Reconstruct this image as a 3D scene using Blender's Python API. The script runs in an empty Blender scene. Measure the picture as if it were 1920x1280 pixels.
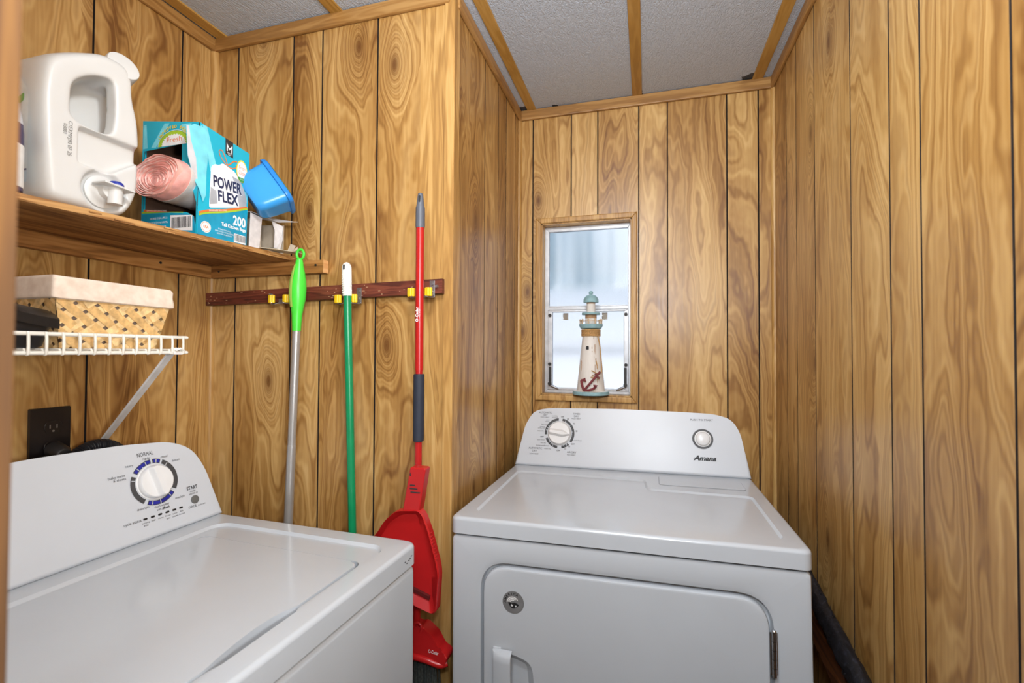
import bpy, bmesh, math, random
from mathutils import Vector, Matrix, Euler
R = math.radians
random.seed(7)
scn = bpy.context.scene
col = scn.collection

# ------------------------------------------------------------------ camera, world, lights, exposure
CZ = 1.30                                            # eye height above the floor
cam_d = bpy.data.cameras.new('camera')
cam = bpy.data.objects.new('camera', cam_d); col.objects.link(cam); scn.camera = cam
cam_d.sensor_fit = 'HORIZONTAL'; cam_d.sensor_width = 36; cam_d.lens = 886.262 / 1920 * 36
cam_d.clip_start = 0.02
RX, DN, FW = Vector((.96172, .27392, .00473)), Vector((-.00050, .01902, -.99982)), Vector((-.27396, .96157, .01843))
cam.matrix_world = Matrix(((RX.x, -DN.x, -FW.x, 0), (RX.y, -DN.y, -FW.y, 0), (RX.z, -DN.z, -FW.z, CZ), (0, 0, 0, 1)))
cam_d.dof.use_dof = True; cam_d.dof.focus_distance = 1.3; cam_d.dof.aperture_fstop = 5.0

w = bpy.data.worlds.new('sky'); scn.world = w; w.use_nodes = True
bg = w.node_tree.nodes['Background']; bg.inputs[0].default_value = (.80, .88, 1, 1); bg.inputs[1].default_value = 1.4
vs = scn.view_settings
scn.display_settings.display_device = 'sRGB'
vs.view_transform = 'Standard'; vs.look = 'None'; vs.gamma = 1; vs.exposure = 0.9; vs.use_curve_mapping = False

def lamp(name, kind, loc, energy, size=.1, color=(1, 1, 1), target=None, rot=None, size_y=None):
    d = bpy.data.lights.new(name, kind); d.energy = energy; d.color = color
    if kind == 'AREA':
        d.shape = 'RECTANGLE' if size_y else 'DISK'; d.size = size
        if size_y: d.size_y = size_y
    elif kind == 'SUN': d.angle = R(1.5)
    else: d.shadow_soft_size = size
    o = bpy.data.objects.new(name, d); o.location = loc; col.objects.link(o)
    if target: o.rotation_euler = (Vector(target) - Vector(loc)).to_track_quat('-Z', 'Y').to_euler()
    if rot: o.rotation_euler = rot
    return o
lamp('sun', 'SUN', (0, 0, 6), 1.45, color=(1, .97, .92), rot=(R(28), 0, R(8)))
lamp('ceiling_bulb', 'POINT', (-.16, .34, 2.01), 11.2, .06, (.92, .97, 1))
lamp('ceiling_fill', 'AREA', (.08, -.16, 1.62), 9.5, .26, (.90, .95, 1), target=(-.25, .75, 2.22))  # added fill light behind the camera, aimed up to brighten the ceiling
lamp('left_wall_fill', 'AREA', (.26, .03, 1.30), .85, .14, (.92, .97, 1), target=(-1.24, .88, 1.16)).data.spread = R(75)  # added narrow fill beside the camera, lifts the wall under the wire shelf
lamp('hall_fill', 'AREA', (-.22, -.42, 2.17), 8, .5, (.92, .96, 1), target=(.35, .55, 1.0))  # invented fill light, out of view in the hall, shining in through the doorway

# ------------------------------------------------------------------ helpers
def setp(o, label=None, cat=None, group=None, kind=None):
    for k, v in (('label', label), ('category', cat), ('group', group), ('kind', kind)):
        if v: o[k] = v
    return o
def empty(name, loc=(0, 0, 0), rot=None, **k):
    o = bpy.data.objects.new(name, None); o.location = loc; col.objects.link(o); o.empty_display_size = .05
    if rot: o.rotation_euler = rot
    return setp(o, **k)
def frame(o, x, y, z):
    """matrix with origin o and axes x, y, z"""
    x, y, z = Vector(x).normalized(), Vector(y).normalized(), Vector(z).normalized()
    return Matrix(((x.x, y.x, z.x, o[0]), (x.y, y.y, z.y, o[1]), (x.z, y.z, z.z, o[2]), (0, 0, 0, 1)))
def rrect(x0, y0, x1, y1, r, n=6):
    out = []
    for cx, cy, a in ((x1 - r, y1 - r, 0), (x0 + r, y1 - r, 90), (x0 + r, y0 + r, 180), (x1 - r, y0 + r, 270)):
        for i in range(n + 1):
            t = R(a + 90 * i / n); out.append((cx + r * math.cos(t), cy + r * math.sin(t)))
    return out
def roundpoly(pts, r, n=5):
    out = []; N = len(pts)
    for i in range(N):
        p = Vector(pts[i][:2]); a = Vector(pts[i - 1][:2]); b = Vector(pts[(i + 1) % N][:2])
        rr = pts[i][2] if len(pts[i]) > 2 else r
        da, db = (a - p), (b - p); k = min(rr, da.length * .48, db.length * .48)
        if k < 1e-5: out.append(tuple(p)); continue
        s, e = p + da.normalized() * k, p + db.normalized() * k
        for j in range(n + 1):
            t = j / n; q = s * (1 - t) ** 2 + p * 2 * t * (1 - t) + e * t ** 2; out.append((q.x, q.y))
    return out
def circle(r, n=32, c=(0, 0)): return [(c[0] + r * math.cos(2 * math.pi * i / n), c[1] + r * math.sin(2 * math.pi * i / n)) for i in range(n)]
def smooth_path(pts, n=6):
    P = [Vector(p) for p in pts]; out = []
    for i in range(len(P) - 1):
        a, b, c, d = P[max(i - 1, 0)], P[i], P[i + 1], P[min(i + 2, len(P) - 1)]
        for j in range(n):
            t = j / n
            out.append(.5 * ((2 * b) + (c - a) * t + (2 * a - 5 * b + 4 * c - d) * t * t + (3 * b - a - 3 * c + d) * t ** 3))
    return out + [P[-1]]

class MB:
    """collects shapes, then links them as ONE mesh object"""
    def __init__(s): s.bm = bmesh.new(); s.uv = s.bm.loops.layers.uv.new('uv'); s.pid = s.bm.faces.layers.float.new('pid')
    def _in(s, t, M=None, mat=0):
        if M is not None: bmesh.ops.transform(t, matrix=M, verts=t.verts)
        mp = {v: s.bm.verts.new(v.co) for v in t.verts}
        for f in t.faces:
            try: nf = s.bm.faces.new([mp[v] for v in f.verts])
            except ValueError: continue
            nf.material_index = mat
        t.free(); return s
    def face(s, pts, mat=0):
        f = s.bm.faces.new([s.bm.verts.new(p) for p in pts]); f.material_index = mat; return f
    def box(s, c, d, bev=0, mat=0, M=None, seg=2):
        t = bmesh.new(); bmesh.ops.create_cube(t, size=1)
        bmesh.ops.transform(t, matrix=Matrix.Translation(c) @ Matrix.Diagonal((d[0], d[1], d[2], 1)), verts=t.verts)
        if bev: bmesh.ops.bevel(t, geom=t.edges[:], offset=bev, segments=seg, affect='EDGES', profile=.5, clamp_overlap=True)
        return s._in(t, M, mat)
    def loft(s, loops, mat=0, M=None, cap0=True, cap1=True, close=True):
        t = bmesh.new(); L = [[t.verts.new(p) for p in lp] for lp in loops]; n = len(L[0])
        for a, b in zip(L, L[1:]):
            for i in range(n if close else n - 1): t.faces.new((a[i], a[(i + 1) % n], b[(i + 1) % n], b[i]))
        if cap0: t.faces.new(L[0][::-1])
        if cap1: t.faces.new(L[-1])
        bmesh.ops.recalc_face_normals(t, faces=t.faces[:]) if cap0 and cap1 else None
        return s._in(t, M, mat)
    def prism(s, poly, z0, z1, bev=0, mat=0, M=None, seg=3):
        """outline in x, y; height z0..z1; the rim at z1 rounded"""
        t = bmesh.new(); a = [t.verts.new((p[0], p[1], z0)) for p in poly]; b = [t.verts.new((p[0], p[1], z1)) for p in poly]; n = len(a)
        for i in range(n): t.faces.new((a[i], a[(i + 1) % n], b[(i + 1) % n], b[i]))
        t.faces.new(a[::-1]); top = t.faces.new(b)
        if bev: bmesh.ops.bevel(t, geom=top.edges[:], offset=bev, segments=seg, affect='EDGES', profile=.5, clamp_overlap=True)
        bmesh.ops.recalc_face_normals(t, faces=t.faces[:])
        return s._in(t, M, mat)
    def flat(s, loops, z=0, mat=0, M=None):
        """flat face in x, y with holes (first loop outer)"""
        t = bmesh.new(); E = []
        for lp in loops:
            v = [t.verts.new((p[0], p[1], z)) for p in lp]
            E += [t.edges.new((v[i], v[(i + 1) % len(v)])) for i in range(len(v))]
        bmesh.ops.triangle_fill(t, use_beauty=True, edges=E)
        for f in t.faces:
            f.normal_update()
            if f.normal.z < 0: f.normal_flip()
        return s._in(t, M, mat)
    def lathe(s, prof, n=32, mat=0, M=None, sx=1, sy=1):
        loops = [[(r * math.cos(2 * math.pi * i / n) * sx, r * math.sin(2 * math.pi * i / n) * sy, z) for i in range(n)] for r, z in prof]
        return s.loft(loops, mat, M)
    def tube(s, pts, r, n=12, mat=0, M=None, closed=False, cap=True):
        P = [Vector(p) for p in pts]; N = len(P); rs = r if isinstance(r, (list, tuple)) else [r] * N
        def tan(i):
            if closed: return (P[(i + 1) % N] - P[i - 1]).normalized()
            return (P[min(i + 1, N - 1)] - P[max(i - 1, 0)]).normalized()
        T = tan(0); u = T.orthogonal().normalized(); loops = []
        for i in range(N):
            T2 = tan(i); q = T.rotation_difference(T2); u = q @ u; T = T2; u = (u - T * u.dot(T)).normalized(); v = T.cross(u)
            loops.append([P[i] + (u * math.cos(2 * math.pi * k / n) + v * math.sin(2 * math.pi * k / n)) * rs[i] for k in range(n)])
        if closed: loops.append(loops[0])
        return s.loft(loops, mat, M, cap and not closed, cap and not closed)
    def cyl(s, a, b, r, r2=None, n=24, mat=0, M=None): return s.tube([a, b], [r, r if r2 is None else r2], n, mat, M)
    def ball(s, c, r, mat=0, M=None, sc=(1, 1, 1), seg=16):
        t = bmesh.new(); bmesh.ops.create_uvsphere(t, u_segments=seg, v_segments=max(6, seg // 2), radius=r)
        bmesh.ops.transform(t, matrix=Matrix.Translation(c) @ Matrix.Diagonal((*sc, 1)), verts=t.verts)
        return s._in(t, M, mat)
    def arc(s, r0, r1, a0, a1, z=0, mat=0, M=None, n=None):
        n = n or max(2, int(abs(a1 - a0) / 5)); A = [R(a0 + (a1 - a0) * i / n) for i in range(n + 1)]
        for i in range(n):
            q = [(r0 * math.cos(A[i]), r0 * math.sin(A[i]), z), (r1 * math.cos(A[i]), r1 * math.sin(A[i]), z), (r1 * math.cos(A[i + 1]), r1 * math.sin(A[i + 1]), z), (r0 * math.cos(A[i + 1]), r0 * math.sin(A[i + 1]), z)]
            s.face([(M @ Vector(p)) if M else p for p in q], mat)
        return s
    def text(s, txt, M, size, at=(0, 0), mat=0, align='CENTER', bold=0, shear=0, z=0, width=None, rot=0, space=1.0):
        cu = bpy.data.curves.new('t', 'FONT'); cu.body = txt; cu.size = size; cu.align_x = align; cu.align_y = 'CENTER'
        cu.offset = bold; cu.shear = shear; cu.space_character = space; cu.resolution_u = 3
        o = bpy.data.objects.new('t', cu); col.objects.link(o)
        dg = bpy.context.evaluated_depsgraph_get(); me = bpy.data.meshes.new_from_object(o.evaluated_get(dg))
        bpy.data.objects.remove(o); bpy.data.curves.remove(cu)
        t = bmesh.new(); t.from_mesh(me); bpy.data.meshes.remove(me)
        if width and len(t.verts):
            xs = [v.co.x for v in t.verts]; k = width / max(1e-6, max(xs) - min(xs))
            for v in t.verts: v.co.x *= k
        return s._in(t, M @ Matrix.Translation((at[0], at[1], z)) @ Matrix.Rotation(R(rot), 4, 'Z'), mat)
    def arctext(s, txt, M, size, c, r, a0, a1, mat=0, bold=0, z=0, width=None):
        """letters along an arc from angle a0 to a1 (degrees), upright outward"""
        n = len(txt)
        for i, ch in enumerate(txt):
            if ch == ' ': continue
            a = a0 + (a1 - a0) * i / max(1, n - 1)
            s.text(ch, M, size, (c[0] + r * math.cos(R(a)), c[1] + r * math.sin(R(a))), mat, bold=bold, z=z, rot=a - 90)
        return s
    def build(s, name, mats, parent=None, angle=38, smooth=True, **k):
        bm = s.bm
        for f in bm.faces: f.smooth = smooth
        if smooth:
            bmesh.ops.remove_doubles(bm, verts=bm.verts[:], dist=1e-6)
            for e in bm.edges:
                if len(e.link_faces) == 2: e.smooth = e.calc_face_angle(0) < R(angle)
        me = bpy.data.meshes.new(name); bm.to_mesh(me); bm.free()
        for m in (mats if isinstance(mats, (list, tuple)) else [mats]): me.materials.append(m)
        o = bpy.data.objects.new(name, me); col.objects.link(o)
        if parent: o.parent = parent
        if smooth:
            wn = o.modifiers.new('weighted_normal', 'WEIGHTED_NORMAL'); wn.keep_sharp = True; wn.weight = 80
        return setp(o, **k)

# ------------------------------------------------------------------ materials
def srgb(c):
    f = lambda v: v / 12.92 if v <= .04045 else ((v + .055) / 1.055) ** 2.4
    return tuple(f(v / 255) for v in c) + (1,)
class NT:
    def __init__(s, name):
        s.m = bpy.data.materials.new(name); s.m.use_nodes = True; s.t = s.m.node_tree; s.b = s.t.nodes['Principled BSDF']
    def n(s, typ, **k):
        nd = s.t.nodes.new('ShaderNode' + typ)
        for a, v in k.items():
            if a.startswith('i_'): nd.inputs[int(a[2:]) if a[2:].isdigit() else a[2:].replace('_', ' ')].default_value = v
            else: setattr(nd, a, v)
        return nd
    def l(s, a, b): s.t.links.new(a, b)
    def math(s, op, a, b=None, c=None, clamp=False):
        nd = s.n('Math', operation=op); nd.use_clamp = clamp
        for i, v in enumerate((a, b, c)):
            if v is None: continue
            if isinstance(v, (int, float)): nd.inputs[i].default_value = v
            else: s.l(v, nd.inputs[i])
        return nd.outputs[0]
    def mapping(s, vec, scale=(1, 1, 1), loc=(0, 0, 0)):
        nd = s.n('Mapping'); nd.inputs['Scale'].default_value = scale; nd.inputs['Location'].default_value = loc
        s.l(vec, nd.inputs[0]); return nd.outputs[0]
    def noise(s, vec, scale=1, detail=2, rough=.5, dist=0):
        nd = s.n('TexNoise'); nd.inputs['Scale'].default_value = scale; nd.inputs['Detail'].default_value = detail
        nd.inputs['Roughness'].default_value = rough; nd.inputs['Distortion'].default_value = dist
        s.l(vec, nd.inputs['Vector']); return nd.outputs['Fac']
    def ramp(s, fac, stops, interp='LINEAR'):
        nd = s.n('ValToRGB'); e = nd.color_ramp; e.interpolation = interp
        while len(e.elements) < len(stops): e.elements.new(.5)
        for el, (p, c) in zip(e.elements, stops): el.position = p; el.color = srgb(c) if max(c) > 1.01 else (*c, 1)
        s.l(fac, nd.inputs[0]); return nd.outputs[0]
    def mix(s, fac, a, b, blend='MIX'):
        nd = s.n('Mix', data_type='RGBA', blend_type=blend)
        for i, v in ((0, fac), (6, a), (7, b)):
            if isinstance(v, (int, float)): nd.inputs[i].default_value = v
            elif isinstance(v, tuple): nd.inputs[i].default_value = srgb(v)
            else: s.l(v, nd.inputs[i])
        return nd.outputs[2]
    def bump(s, h, strength=.3, dist=.002):
        nd = s.n('Bump'); nd.inputs['Strength'].default_value = strength; nd.inputs['Distance'].default_value = dist
        s.l(h, nd.inputs['Height']); s.l(nd.outputs[0], s.b.inputs['Normal'])
    def set(s, **k):
        for a, v in k.items(): s.b.inputs[a.replace('_', ' ')].default_value = v
        return s
def plain(name, c, rough=.5, metal=0, spec=.5, var=.06, scale=30, coat=0, bump=0):
    """one colour with a faint procedural mottling"""
    t = NT(name); t.set(Roughness=rough, Metallic=metal); t.b.inputs['Specular IOR Level'].default_value = spec
    t.b.inputs['Coat Weight'].default_value = coat; t.b.inputs['Coat Roughness'].default_value = .08
    co = t.n('TexCoord').outputs['Object']; nz = t.noise(co, scale, 3)
    a = tuple(max(0, v * (1 - var)) for v in c); b = tuple(min(255, v * (1 + var)) for v in c)
    t.l(t.ramp(nz, [(.3, tuple(max(v, 1.02) if i == 0 else v for i, v in enumerate(a))), (.7, tuple(max(v, 1.02) if i == 0 else v for i, v in enumerate(b)))]), t.b.inputs['Base Color'])
    if bump: t.bump(t.noise(co, scale * 6, 3), bump, .001)
    return t.m
def wood_panel(name, dark=(122, 80, 36), mid=(169, 126, 69), light=(199, 159, 99), pale=(222, 186, 128)):
    t = NT(name); t.set(Roughness=.36); t.b.inputs['Specular IOR Level'].default_value = .5
    uv = t.n('UVMap', uv_map='uv').outputs[0]; pid = t.n('Attribute', attribute_name='pid').outputs['Fac']
    off = t.n('CombineXYZ'); t.l(t.math('MULTIPLY', pid, 17.3), off.inputs[0]); t.l(t.math('MULTIPLY', pid, 41.7), off.inputs[1]); t.l(t.math('MULTIPLY', pid, 5.1), off.inputs[2])
    va = t.n('VectorMath', operation='ADD'); t.l(uv, va.inputs[0]); t.l(off.outputs[0], va.inputs[1]); v = va.outputs[0]
    # knots: stretched cells, only a few of them
    kv = t.mapping(v, (5.2, 2.3, 1)); vo = t.n('TexVoronoi', feature='F1', voronoi_dimensions='2D'); vo.inputs['Scale'].default_value = 1; vo.inputs['Randomness'].default_value = .9
    t.l(kv, vo.inputs['Vector']); sc = t.n('SeparateColor'); t.l(vo.outputs['Color'], sc.inputs[0])
    some = t.math('GREATER_THAN', sc.outputs[0], .70)
    kd = vo.outputs['Distance']; near = t.math('MULTIPLY', t.math('POWER', t.math('MAXIMUM', t.math('SUBTRACT', 1, t.math('MULTIPLY', kd, 2.3)), 0), 2), some)
    core = t.math('MULTIPLY', t.math('POWER', 2.718, t.math('MULTIPLY', t.math('MULTIPLY', kd, kd), -260)), some)
    # cathedral grain: contour lines of a stretched noise, swelling round the knots
    wv = t.math('MULTIPLY', t.math('SUBTRACT', t.noise(t.mapping(v, (11, 4.2, 1), (7, 2, 0)), 1, 3.0, .55), .5), .17)
    n1 = t.math('ADD', t.noise(t.mapping(v, (6.5, .95, 1)), 1, 2.2, .45, .55), wv)
    fld = t.math('ADD', n1, t.math('MULTIPLY', near, .50))
    rings = t.math('MULTIPLY_ADD', t.math('SINE', t.math('MULTIPLY', fld, 88)), .5, .5)
    ring2 = t.math('MULTIPLY_ADD', t.math('SINE', t.math('MULTIPLY', fld, 233)), .5, .5)
    broad = t.noise(t.mapping(v, (9, 1.1, 1), (3, 1, 0)), 1, 2, .5, .8)
    fibre = t.noise(t.mapping(v, (190, 5, 1)), 1, 2, .6)
    f = t.math('MULTIPLY_ADD', rings, .14, t.math('MULTIPLY_ADD', ring2, .10, t.math('MULTIPLY_ADD', broad, .72, t.math('MULTIPLY', fibre, .22))))
    f = t.math('ADD', f, t.math('MULTIPLY_ADD', pid, .12, -.165))
    c = t.ramp(f, [(.22, dark), (.42, mid), (.62, light), (.85, pale)])
    line = t.math('POWER', t.math('MULTIPLY_ADD', t.math('SINE', t.math('MULTIPLY_ADD', fld, 58, .8)), .5, .5), 14)
    c = t.mix(t.math('MULTIPLY', line, .30), c, (118, 74, 32))
    c = t.mix(t.math('MULTIPLY', t.math('MULTIPLY_ADD', near, .5, core), .62, clamp=True), c, (98, 58, 24))
    t.l(c, t.b.inputs['Base Color']); t.l(t.math('MULTIPLY_ADD', fibre, .12, .29), t.b.inputs['Roughness'])
    t.bump(fibre, .08, .0006)
    return t.m
def wood(name, c0, c1, c2, axis='Z', rough=.45, freq=1.0, knots=0):
    """trim and board wood, grain along an object axis"""
    t = NT(name); t.set(Roughness=rough)
    co = t.n('TexCoord').outputs['Object']; S = {'X': (2.2, 26, 26), 'Y': (26, 2.2, 26), 'Z': (26, 26, 2.2)}[axis]; S = tuple(s * freq for s in S)
    n1 = t.noise(t.mapping(co, S), 1, 3, .55, .6); fine = t.noise(t.mapping(co, tuple(s * 7 for s in S)), 1, 2)
    ln = t.math('MULTIPLY_ADD', t.math('SINE', t.math('MULTIPLY', n1, 38)), .12, t.math('MULTIPLY_ADD', fine, .25, n1))
    c = t.ramp(ln, [(.35, c0), (.62, c1), (.9, c2)])
    if knots:
        vo = t.n('TexVoronoi'); vo.inputs['Scale'].default_value = 1; t.l(t.mapping(co, tuple(s * .28 for s in S)), vo.inputs['Vector'])
        c = t.mix(t.math('MULTIPLY', t.math('LESS_THAN', vo.outputs['Distance'], .16), knots), c, (60, 34, 14))
    t.l(c, t.b.inputs['Base Color']); t.bump(fine, .12, .0006); return t.m
M = {}
M['panel'] = wood_panel('wood_panelling')
M['groove'] = plain('groove_brown', (24, 14, 10), .9)
M['trimx'] = wood('trim_wood_along_x', (132, 92, 46), (160, 116, 62), (180, 138, 82), 'X')
M['trimy'] = wood('trim_wood_along_y', (132, 92, 46), (160, 116, 62), (180, 138, 82), 'Y')
M['trimz'] = wood('trim_wood_upright', (150, 108, 56), (184, 140, 78), (206, 166, 104), 'Z')
M['batten'] = wood('batten_wood', (158, 114, 48), (176, 132, 62), (190, 148, 80), 'Y', .38)
M['ply'] = wood('plywood', (92, 56, 24), (150, 102, 52), (196, 150, 92), 'Y', .6, .8, .5)
M['plyedge'] = wood('plywood_edge', (96, 58, 26), (168, 118, 66), (214, 172, 112), 'Y', .6, 1.5)
M['cleatx'] = wood('cleat_wood_x', (112, 70, 30), (160, 108, 54), (186, 134, 76), 'X', .5)
M['cleaty'] = wood('cleat_wood_y', (112, 70, 30), (160, 108, 54), (186, 134, 76), 'Y', .5)
M['endgrain'] = wood('end_grain', (170, 112, 60), (206, 150, 92), (222, 172, 116), 'Y', .7)
M['rail'] = wood('stained_rail_wood', (62, 24, 16), (98, 44, 30), (128, 66, 46), 'X', .5, 1.6)
M['white'] = plain('white_enamel', (189, 194, 200), .22, 0, .5, .008, 8, .3)
M['whitep'] = plain('white_console_plastic', (200, 204, 210), .32, 0, .5, .008, 8)
M['whiteknob'] = plain('white_knob_plastic', (226, 226, 226), .3, 0, .5, .008)
M['gap'] = plain('dark_gap', (40, 40, 42), .8)
M['ink'] = plain('dark_grey_ink', (66, 66, 68), .5)
M['inkb'] = plain('blue_ink', (34, 40, 150), .5)
M['black'] = plain('black_ink', (24, 24, 26), .5)
M['chrome'] = plain('chrome', (190, 190, 192), .25, 1)
M['steel'] = plain('brushed_steel', (165, 165, 168), .38, .9, .5, .05)
M['alum'] = plain('aluminium_frame', (196, 198, 202), .42, .35, .5, .05, 40)
M['grey'] = plain('grey_button', (98, 98, 96), .45)

# ------------------------------------------------------------------ the room
XL, YM, XA, YB, XR, H, YF = -1.24, 1.10, -.473, 1.75, .4105, CZ + .921, .05
def wall(name, o, u, n, u0, u1, seams, z0=0, z1=H + .02, hole=None, thick=.09):
    """panelled sheet: o origin, u direction along the wall, n towards the room; grooves are real V cuts"""
    o, u, n = Vector(o), Vector(u), Vector(n); b = MB(); g, d = .0044, .005
    P = lambda a, z, dep=0: o + u * a + Vector((0, 0, z)) - n * dep
    cuts = [u0] + sorted(s for s in seams if u0 < s < u1) + [u1]
    rnd = random.Random(len(name) * 7 + int(abs(u0) * 100)); flip = u.cross(Vector((0, 0, 1))).dot(n) < 0
    def quad(a0, a1, za, zb, pid, d0=0, d1=0, mat=0):
        pts = [(a0, za, d0), (a1, za, d1), (a1, zb, d1), (a0, zb, d0)]
        if flip: pts.reverse()
        f = b.bm.faces.new([b.bm.verts.new(P(*p)) for p in pts]); f.material_index = mat; f[b.pid] = pid
        for lp, p in zip(f.loops, pts): lp[b.uv].uv = (p[0], p[1])
    def strip(a0, a1, pid, d0=0, d1=0, mat=0):
        if not hole or a1 <= hole[0] or a0 >= hole[1]: quad(a0, a1, z0, z1, pid, d0, d1, mat); return
        if d0 == d1:
            if a0 < hole[0]: quad(a0, hole[0], z0, z1, pid, d0, d1, mat)
            if a1 > hole[1]: quad(hole[1], a1, z0, z1, pid, d0, d1, mat)
            a0, a1 = max(a0, hole[0]), min(a1, hole[1])
        quad(a0, a1, z0, hole[2], pid, d0, d1, mat); quad(a0, a1, hole[3], z1, pid, d0, d1, mat)
    for i in range(len(cuts) - 1):
        a0 = cuts[i] + (g / 2 if i else 0); a1 = cuts[i + 1] - (g / 2 if i < len(cuts) - 2 else 0)
        strip(a0, a1, rnd.random())
        if i < len(cuts) - 2:
            m = cuts[i + 1]
            strip(a1, a1 + g * .25, 0, 0, d, 1); strip(a1 + g * .25, m + g * .25, 0, d, d, 1); strip(m + g * .25, m + g / 2, 0, d, 0, 1)
    def slab(a0, a1, za, zb):
        c = (P(a0, za, .012) + P(a1, zb, thick)) / 2; e = P(a1, zb, thick) - P(a0, za, .012)
        b.box(c, (abs(e.x), abs(e.y), abs(e.z)), mat=2)
    if hole:
        slab(u0, hole[0], z0, z1); slab(hole[1], u1, z0, z1); slab(hole[0], hole[1], z0, hole[2]); slab(hole[0], hole[1], hole[3], z1)
    else: slab(u0, u1, z0, z1)
    bm = b.bm
    return b.build(name, [M['panel'], M['groove'], M['trimz']], smooth=False, kind='structure')
wall('wall_left', (XL, 0, 0), (0, 1, 0), (1, 0, 0), YF, YM, [.18, .40, .565, .779, .997])
wall('wall_back_left', (0, YM, 0), (1, 0, 0), (0, -1, 0), XL, XA, [-1.152, -.958, -.862, -.689])
wall('wall_alcove_left', (XA, 0, 0), (0, 1, 0), (1, 0, 0), YM, YB, [1.137, 1.349, 1.483, 1.574, 1.69])
WIN = (-.385, -.050, CZ - .168, CZ + .480)
wall('wall_back', (0, YB, 0), (1, 0, 0), (0, -1, 0), XA, XR, [-.418, -.271, -.173, -.027, .071, .265, .363], hole=WIN, thick=.075)
wall('wall_right', (XR, 0, 0), (0, 1, 0), (-1, 0, 0), -.6, YB, [-.3, -.08, .14, .30, .46, .686, .877, .974, 1.138, 1.357, 1.509, 1.607])

# ceiling: stippled white panels
t = NT('stippled_ceiling'); t.set(Roughness=.42)
co = t.n('TexCoord').outputs['Object']
a = t.noise(t.mapping(co, (170, 60, 60)), 1, 2.5, .5, 1.2); a2 = t.noise(co, 240, 2)
hgt = t.ramp(t.math('MULTIPLY_ADD', a2, .35, t.math('MULTIPLY', a, .75)), [(.44, (0, 0, 0)), (.60, (1, 1, 1))])
t.bump(hgt, .55, .0022)
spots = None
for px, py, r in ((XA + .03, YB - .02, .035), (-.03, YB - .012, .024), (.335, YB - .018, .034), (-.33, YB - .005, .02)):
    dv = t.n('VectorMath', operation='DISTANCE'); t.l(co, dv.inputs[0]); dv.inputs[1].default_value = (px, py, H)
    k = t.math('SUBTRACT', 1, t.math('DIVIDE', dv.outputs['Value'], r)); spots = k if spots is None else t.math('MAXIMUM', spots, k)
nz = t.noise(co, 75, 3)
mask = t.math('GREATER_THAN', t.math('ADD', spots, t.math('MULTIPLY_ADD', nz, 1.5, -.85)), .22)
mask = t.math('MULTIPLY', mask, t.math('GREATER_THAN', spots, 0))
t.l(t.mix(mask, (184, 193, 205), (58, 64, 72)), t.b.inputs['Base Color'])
b = MB(); b.box((-.2, -.15, H + .06), (2.7, 4.2, .12))
b.build('ceiling', t.m, smooth=False, kind='structure')
t = NT('dark_vinyl_floor'); co = t.n('TexCoord').outputs['Object']
t.l(t.ramp(t.noise(co, 22, 4), [(.3, (52, 40, 32)), (.7, (78, 62, 50))]), t.b.inputs['Base Color']); t.set(Roughness=.55)
b = MB(); b.box((-.2, -.15, -.05), (2.7, 4.2, .1)); b.build('floor', t.m, smooth=False, kind='structure')
# the hall behind the doorway
M['paint'] = plain('hall_paint', (205, 200, 192), .7, 0, .3, .02)
b = MB(); b.box((-1.5, -1.1, H / 2), (.1, 2.3, H)); b.build('wall_hall_left', M['paint'], smooth=False, kind='structure')
b = MB(); b.box((-.25, -2.2, H / 2), (2.6, .1, H)); b.build('wall_hall_rear', M['paint'], smooth=False, kind='structure')
b = MB(); b.box((.46, -1.4, H / 2), (.1, 1.6, H)); b.build('wall_hall_right', M['paint'], smooth=False, kind='structure')
b = MB(); b.box((-.90, .090, H / 2), (1.19, .06, H)); b.build('wall_front', M['trimz'], smooth=False, kind='structure')
b = MB(); b.box((-.2935, .092, H / 2), (.017, .116, H), .002)
b.cyl((-.2855, .122, CZ + .155), (-.2835, .122, CZ + .155), .0022, n=10)
b.build('door_1', wood('weathered_jamb', (58, 34, 10), (92, 58, 20), (118, 80, 32), 'Z', .85, .9), kind='structure')

# trims: top mouldings, corner beads, ceiling battens
def trim(n, c, d, m, bev=.004): b = MB(); b.box(c, d, bev); b.build('trim_%d' % n, m, kind='structure')
TZ, TH = CZ + .9005, .038
trim(1, (XL + .006, (YF + YM) / 2, TZ), (.012, YM - YF, TH), M['trimy'])
trim(2, ((XL + XA) / 2, YM - .006, TZ), (XA - XL - .012, .012, TH), M['trimx'])
trim(3, (XA + .006, (YM + YB) / 2 + .008, TZ), (.012, YB - YM - .02, TH), M['trimy'])
trim(4, ((XA + XR) / 2, YB - .006, TZ), (XR - XA - .012, .012, TH), M['trimx'])
trim(5, (XR - .006, (YB - .6) / 2 + .2, TZ), (.012, YB + .2, TH), M['trimy'])
def bead(n, x, y, poly, m=None):
    b = MB(); b.prism(poly, .0, H - .001, 0, 0, Matrix.Translation((x, y, 0))); b.build('trim_%d' % n, m or M['trimz'], kind='structure')
q = [(0, 0)] + [(.013 * math.cos(R(a)), .013 * math.sin(R(a))) for a in range(0, 91, 15)]
bead(6, XL, YM, [(x, -y) for x, y in q][::-1])
bead(7, XA, YB, [(x * .9, -y * .9) for x, y in q][::-1])
bead(8, XR, YB, [(-x * .8, -y * .8) for x, y in q])
bead(9, XA, YM, [(-.019, -.006), (.003, -.006), (.006, -.003), (.006, .03), (.002, .032), (0, .028), (0, 0), (-.015, 0), (-.019, -.003)])
for i, (x, y1) in enumerate(((-.4215, YB), (-.0325, YB), (.360, YB), (-1.205, YM), (-.812, YM))):
    b = MB(); b.box((x, (y1 - .9) / 2, H - .0015), (.034 if i < 3 else .036, y1 + .9, .007), .002); b.build('trim_%d' % (10 + i), M['batten'], kind='structure')

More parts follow.
